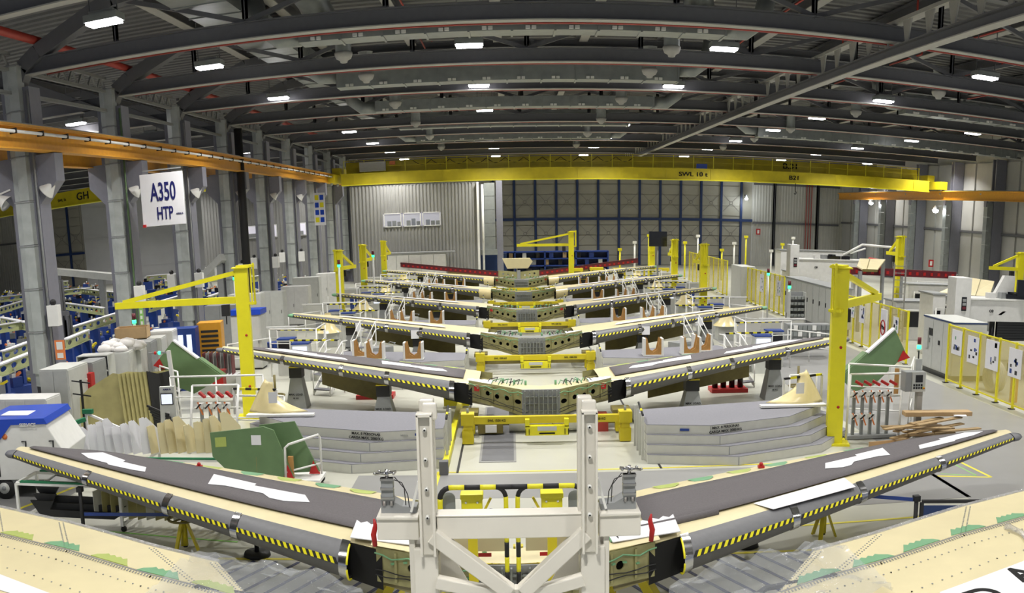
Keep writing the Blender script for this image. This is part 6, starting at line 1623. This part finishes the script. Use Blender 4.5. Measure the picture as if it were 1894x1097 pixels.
m = MB(); m.b2((-.35, .2, 0), (.35, .25, 1.9), GREYM); m.b2((-.37, -.2, 0), (-.34, .25, 1.9), GREYC); m.b2((.34, -.2, 0), (.37, .25, 1.9), GREYC); part('frame', m, t)
for r_ in range(6):
    for c_ in range(4): m = MB(); m.b2((-.33+.165*c_, -.2, .3+.26*r_), (-.19+.165*c_, .15, .42+.26*r_), GALV); part('bin', m, t)
t = thing('drawer_rack', 'low wide rack of small grey drawers right of the fourth tail plane tip', 'rack', (11.0, 34.0, 0))
m = MB(); m.b2((-.85, -.25, .3), (.85, .25, 1.25), GREYM); part('frame', m, t)
for r_ in range(4):
    for c_ in range(9): m = MB(); m.b2((-.82+.184*c_, -.3, .34+.23*r_), (-.66+.184*c_, -.25, .52+.23*r_), GALV if (r_+c_) % 4 else WHITE); part('drawer', m, t)
# control box on its post, signal tower
t = thing('control_box', 'grey control box with small screen on a steel post in the right aisle', 'control box', (9.4, 20.5, 0))
m = MB(); m.b2((-.30, -.1, 1.22), (.22, .2, 1.70), GREYM); part('case', m, t, bevel=.015); m = MB(); m.b2((-.13, -.125, 1.22), (.22, -.1, 1.70), GREYC); fc = part('front', m, t)
m = MB(); m.b2((-.05, -.13, 1.45), (.14, -.125, 1.63), SCREEN); part('screen', m, fc)
for k in range(8): m = MB(); m.b2((-.10+.065*(k % 4), -.14, 1.36-.07*(k//4)), (-.06+.065*(k % 4), -.125, 1.41-.07*(k//4)), SCREEN); part('key', m, fc)
m = MB(); m.tube([(.17, -.15, 1.31), (.17, -.125, 1.31)], .03, YEL, 10); m.tube([(.17, -.165, 1.31), (.17, -.15, 1.31)], .018, RED, 10); part('emergency_button', m, fc)
m = MB(); m.b2((.08, .0, 0), (.22, .15, 1.22), STEELL); m.b2((.04, .1, 1.7), (.2, .2, 1.98), GREYC); part('post', m, t)
t = thing('signal_tower', 'red and green signal tower glowing above the grey control box', 'light', (9.52, 20.65, 1.98)); m = MB(); m.tube([(0, 0, 0), (0, 0, .2)], .02, BLK, 8); m.tube([(0, 0, .36), (0, 0, .52)], .045, WINER, 10); part('red_segments', m, t); m = MB(); m.tube([(0, 0, .24), (0, 0, .33)], .055, LEDG, 10); part('green_segment', m, t)
for k, (x, y, z) in enumerate(((13.0, 47.0, 2.2), (12.4, 41.2, 2.0), (-11.9, 40, 2.9), (-8.1, 44.7, 3.0), (-7.5, 52, 3.1), (-12.6, 30, 2.2))):
    t = thing('signal_light', 'small green signal light on a thin pole, %s side, %s' % ('right' if x > 0 else 'left', ORD[k]), 'light', (x, y, 0)); m = MB(); m.tube([(0, 0, 0), (0, 0, z)], .05, WHITE, 8); part('pole', m, t)
    m = MB(); m.tube([(0, 0, z), (0, 0, z+.12)], .08, LEDG, 8); part('green_lens', m, t); m = MB(); m.tube([(0, 0, z+.12), (0, 0, z+.34)], .07, WINER, 8); part('red_lens', m, t)
# wood pile
random.seed(9)
for k in range(16):
    x, y, z = 9.6+.7*(random.random()-.5)*2, 20.0+.5*(random.random()-.5)*2, .12+.035*k; a = random.random()*1.2-.3
    m = MB(); m.box((x, y, z), (1.1+.5*random.random(), .14, .03), WOODP, a); tag(part('pallet_board', m), 'broken pallet board in the wood heap, %s from its bottom' % ORD[k], 'board', 'boards of the wood heap')
m = MB(); m.box((9.9, 20.2, .72), (1.7, .3, .1), CARD, -.1); tag(part('thick_plank', m), 'thick plank lying on top of the wood heap', 'plank')
t = thing('cardboard_box', 'flat open cardboard box on the floor before the wood heap', 'box', (8.35, 19.1, 0), .15)
m = MB(); m.b2((-.5, -.3, 0), (.6, -.28, .3), CARD); part('side', m, t); m = MB(); m.b2((-.5, .3, 0), (.6, .32, .3), CARD); part('side', m, t); m = MB(); m.b2((-.5, -.3, 0), (.6, .3, .02), CARD); part('bottom', m, t); m = MB(); m.bar((-.5, -.28, .15), (-.7, -.28, .0), .6, .02, CARD); part('flap', m, t)
m = MB(); m.prism([(10.2, 19.9), (10.5, 19.8), (10.6, 20.1), (10.3, 20.15)], .7, .71, PAPER); tag(part('paper_sheet', m), 'white paper sheet on the wood heap', 'paper')
t = thing('waste_container', 'grey metal waste bin behind the big right jib crane foot', 'bin', (7.0, 21.6, 0)); m = MB(); m.b2((-.25, -.2, .05), (.25, .25, .75), GREYM); part('case', m, t); m = MB(); m.b2((-.5, -.3, .78), (.3, .3, .84), SCREEN); part('lid', m, t)

# white gantry machines
def gantry(x, y, L, zc, lab, s=1.0):
    t = thing('gantry_machine', lab, 'machine', (x, y, 0))
    m = MB(); m.b2((-.32*s, -.3, zc-.85), (.32*s, .4, zc+.85), WHITEM); part('ram_housing', m, t, bevel=.02)
    m = MB(); m.b2((-.2, -.15, zc-1.7), (.15, .25, zc-.85), SCREEN); part('bellows', m, t)
    m = MB(); m.b2((.32*s, -.1, zc-.75), (L, .9, zc+.05), WHITEM); m.b2((.32*s, -.15, zc+.05), (L, .95, zc+.1), WHITE); part('cross_beam', m, t)
    m = MB(); m.b2((-.06, -.32, zc-.35), (.14, -.3, zc+.15), SCREEN); part('display', m, t)
    for k in range(3): m = MB(); m.b2((-.03, -.335, zc-.3+.14*k), (.11, -.32, zc-.2+.14*k), GREYM if k else WINER); part('indicator', m, t)
    letters('ce', .2, BLACK, t, face_y(1.3, -.12, zc-.4)); letters('MTOR', .14, BLACK, t, face_y(3.0, -.12, zc-.42))
    m = MB(); m.b2((L*.62, .1, 0), (L*.62+.5, .8, zc-.75), WHITEM); m.b2((L*.85, .1, 0), (L*.85+.4, .8, zc-.75), WHITEM); part('leg', m, t)
    m = MB(); m.b2((2.0, .0, zc+.1), (3.3, .6, zc+.28), SCREEN); part('cable_chain', m, t)
    for k in range(5): m = MB(); m.box((1.4+.45*k, .2, zc+.2), (.3, .3, .2+.06*(k % 3)), (WHITEM, GREYM, SCREEN)[k % 3], .3*k); part('fitting', m, t)
    return t
g1 = gantry(15.8, 31, 6.5, 2.5, 'near white gantry machine beam at the right picture edge')
m = MB(); m.prism([(1.5, 2.62), (2.4, 2.62), (2.4, 3.45), (1.95, 3.45)], -.4, -.2, WHITEM, Matrix.Rotation(R(90), 4, 'X')); part('slanted_cover', m, g1)
m = MB(); m.b2((2.25, -.3, 2.75), (3.6, -.2, 3.35), SCREEN); part('monitor', m, g1)
m = MB(); m.b2((1.7, .1, 1.0), (4.4, .2, 1.75), SCREEN); part('shutter', m, g1)
for k in range(7): m = MB(); m.b2((1.7, .06, 1.02+.1*k), (4.4, .1, 1.09+.1*k), SCREEN); part('shutter_slat', m, g1)
m = MB(); m.tube([(1.0, .3, 1.75), (1.0, .3, 1.3), (1.15, .3, 1.05), (1.4, .3, 1.0), (1.6, .3, 1.2), (1.6, .3, 1.75)], .11, SCREEN, 10); part('hose', m, g1)
m = MB(); m.prism([(1.6, 2.0), (1.75, 2.0), (1.95, 2.14), (1.8, 2.14)], 0, .1, WHITE, Matrix.Rotation(R(90), 4, 'X')); part('white_flap', m, g1)
g2 = gantry(15.2, 50, 4.4, 2.85, 'far white gantry machine with a red head left of the wall columns', .8)
m = MB(); m.sphere((4.75, .3, 2.75), .38, RED, 12, (1.3, 1, .8)); m.sphere((5.2, .3, 2.6), .25, RED, 10); m.tube([(4.5, .2, 3.0), (5.3, .2, 2.9)], .12, RED, 8); part('red_head', m, g2)
m = MB(); m.tube([(2.9, 0, 3.2), (4.0, 0, 3.8), (6.4, 0, 3.7)], .07, WHITE, 8); m.tube([(3.3, 0, 3.3), (4.2, 0, 3.6)], .05, WHITE, 8); part('pipe_rail', m, g2)
for k, (x, y, w_, h, lab) in enumerate(((16.3, 34.2, .55, 2.45, 'white pillar machine housing left of the near gantry'), (17.6, 39, 2.2, 1.7, 'white machine block behind the middle fence'), (20.5, 41, 2.5, 1.8, 'white machine block farther right behind the fence'), (17.0, 54, 2.0, 2.0, 'white machine housing behind the far fence'), (22, 47, 2.8, 1.9, 'pale machine block below the cream wing panels'), (19.5, 60, 4.5, 3.0, 'large light grey enclosure near the back right'), (24.5, 52, 3.0, 2.2, 'light grey enclosure before the wall columns'))):
    t = thing('machine_block', lab, 'machine', (x, y, 0)); m = MB(); m.b2((-w_/2, -.5, 0), (w_/2, .8, h), WHITEM); part('housing', m, t, bevel=.03)
    m = MB(); m.b2((-w_*.35, -.53, h*.35), (w_*.1, -.5, h*.75), SCREEN); part('window', m, t)
    m = MB(); m.b2((-w_/2-.05, -.55, h), (w_/2+.05, .85, h+.06), GREYM); part('top', m, t)
    m = MB(); m.tube([(-w_*.4, -.7, 0), (-w_*.4, -.7, h*.8), (w_*.4, -.7, h*.8), (w_*.4, -.7, 0)], .04, WHITE, 8); part('front_rail', m, t)
# cream wing panels and dark red spar on the right line
for k, (P, lab) in enumerate((([(16.6, 43.5, 3.33), (17.95, 43.5, 3.33), (16.75, 41.5, 2.93), (16.0, 41.5, 2.93), (15.8, 41.7, 3.05)], 'small cream wing panel with dark joint behind the far gantry'),
        ([(22.0, 42.0, 2.66), (23.3, 42.0, 2.54), (21.7, 39.5, 1.98), (20.65, 39.5, 2.0), (19.05, 39.5, 2.1)], 'large cream wing panel with an olive edge behind the near gantry'))):
    t = thing('wing_panel', lab, 'wing panel', (0, 0, 0))
    m = MB(); n = len(P); m.add(P+[(a, b_, c-.06) for a, b_, c in P], [tuple(range(n))[::-1], tuple(range(n, 2*n))]+[(i, (i+1) % n, n+(i+1) % n, n+i) for i in range(n)], CREAM); part('skin', m, t)
    a, b_ = Vector(P[0]), Vector(P[3]); m = MB(); m.bar(a.lerp(Vector(P[1]), .4)+Vector((0, 0, .01)), b_.lerp(Vector(P[2]), .3)+Vector((0, 0, .01)), .03, .02, OLIVE); m.bar(Vector(P[2])-Vector((0, .02, .06)), b_-Vector((0, .02, .06)), .03, .12, OLIVE); part('joint', m, t)
    for q in (P[1], P[3]): m = MB(); m.bar((q[0]-.1, q[1]+.02, 0), (q[0]-.1, q[1]+.02, q[2]-.1), .15, .15, GREYM); part('support_post', m, t)
t = thing('dark_red_spar', 'long dark red spar lying across the right machines before the wing panels', 'spar', (16.0, 43.6, 0))
m = MB(); m.bar((-.6, 0, 2.72), (6.2, .6, 2.62), .15, .36, WINER); sp = part('beam', m, t)
for k in range(16): m = MB(); m.box((-.3+.42*k, -.06+.037*k, 2.70-.006*k), (.14, .04, .16), RED); part('rib_clip', m, sp)
for x in (0, 3, 6): m = MB(); m.bar((x, .2, 0), (x, .2, 2.5), .12, .12, GREYM); part('support_post', m, t)
t = thing('step_ladder_tower', 'thin grey ladder tower right of the big jib crane', 'ladder', (16.4, 38, 0))
for s in (-.27, .27): m = MB(); m.bar((s, 0, 0), (s, 0, 3.4), .05, .05, STEELL); part('stile', m, t)
for k in range(11): m = MB(); m.bar((-.27, 0, .3+.3*k), (.27, 0, .3+.3*k), .03, .03, STEELL); part('rung', m, t)
# far line end: blue racks, shelving and benches before the hangar door
t = thing('blue_storage_rack', 'blue storage rack with white labels before the hangar door', 'rack', (2.0, 84, 0))
m = MB(); m.b2((-4.2, 0, 0), (6.5, .1, 1.9), BLUED); part('back', m, t)
for z in (.75, 1.35, 1.95): m = MB(); m.b2((-4.2, -1.0, z-.1), (6.5, 0, z), BLUE); part('shelf_board', m, t)
for x in (-4.2, -1.6, 1, 3.7, 6.5): m = MB(); m.b2((x-.06, -1, 0), (x+.06, 0, 1.95), BLUE); part('upright', m, t)
random.seed(4)
for k in range(26):
    x = -3.9+.39*k; z = (.0, .75, 1.35)[k % 3]; m = MB(); m.box((2.0+x, 83.5, z+.24), (.3+.2*random.random(), .5, .45), random.choice((WHITE, GREYM, SCREEN, BLUE, CARD)))
    tag(part('stored_box', m), 'small box on the %s shelf of the far blue rack, %s from its left' % (('bottom', 'middle', 'top')[k % 3], ORD[k//3]), 'box', 'boxes on the far blue rack')
for k in range(5):
    x = 4.8+1.6*k; t = thing('yellow_stand', 'yellow steel stand before the far hangar door, %s from the middle' % ORD[k], 'stand', (x, 70+k % 2, 0)); m = MB(); m.b2((-.5, -.3, 1.0), (.5, .3, 1.2), YELD); part('top', m, t)
    for a in (-.4, .4): m = MB(); m.bar((a, 0, 0), (a, 0, 1.0), .12, .12, YELD); part('leg', m, t)
for k in range(12):
    x = 8.5+1.35*k; t = thing('far_post', 'thin %s post with a small head near the far hangar door, %s from the left' % ('white' if k % 2 else 'yellow', ORD[k]), 'post', (x, 74+1.5*(k % 3), 0), 0, 'thin posts by the far door')
    h = 2.3+.5*(k % 3); m = MB(); m.tube([(0, 0, 0), (0, 0, h)], .07, WHITE if k % 2 else YEL, 8); part('pole', m, t); m = MB(); m.b2((-.15, -.1, h), (.15, .1, h+.2), WHITE if k % 2 else YEL); part('head', m, t)
t = thing('far_screen', 'dark monitor on a stand between two far jib cranes', 'monitor', (9.0, 58, 0)); m = MB(); m.b2((-.55, -.05, 3.2), (.55, .05, 4.1), SCREEN); part('panel', m, t); m = MB(); m.bar((0, .1, 0), (0, .1, 3.4), .1, .1, GREYM); part('stand', m, t)
t = thing('far_bench', 'dark blue cabinet bench at the foot of the square duct', 'cabinet', (-1.6, 79, 0)); m = MB(); m.b2((-1.2, -.4, 0), (1.3, .4, 2.0), BLUED); part('body', m, t)
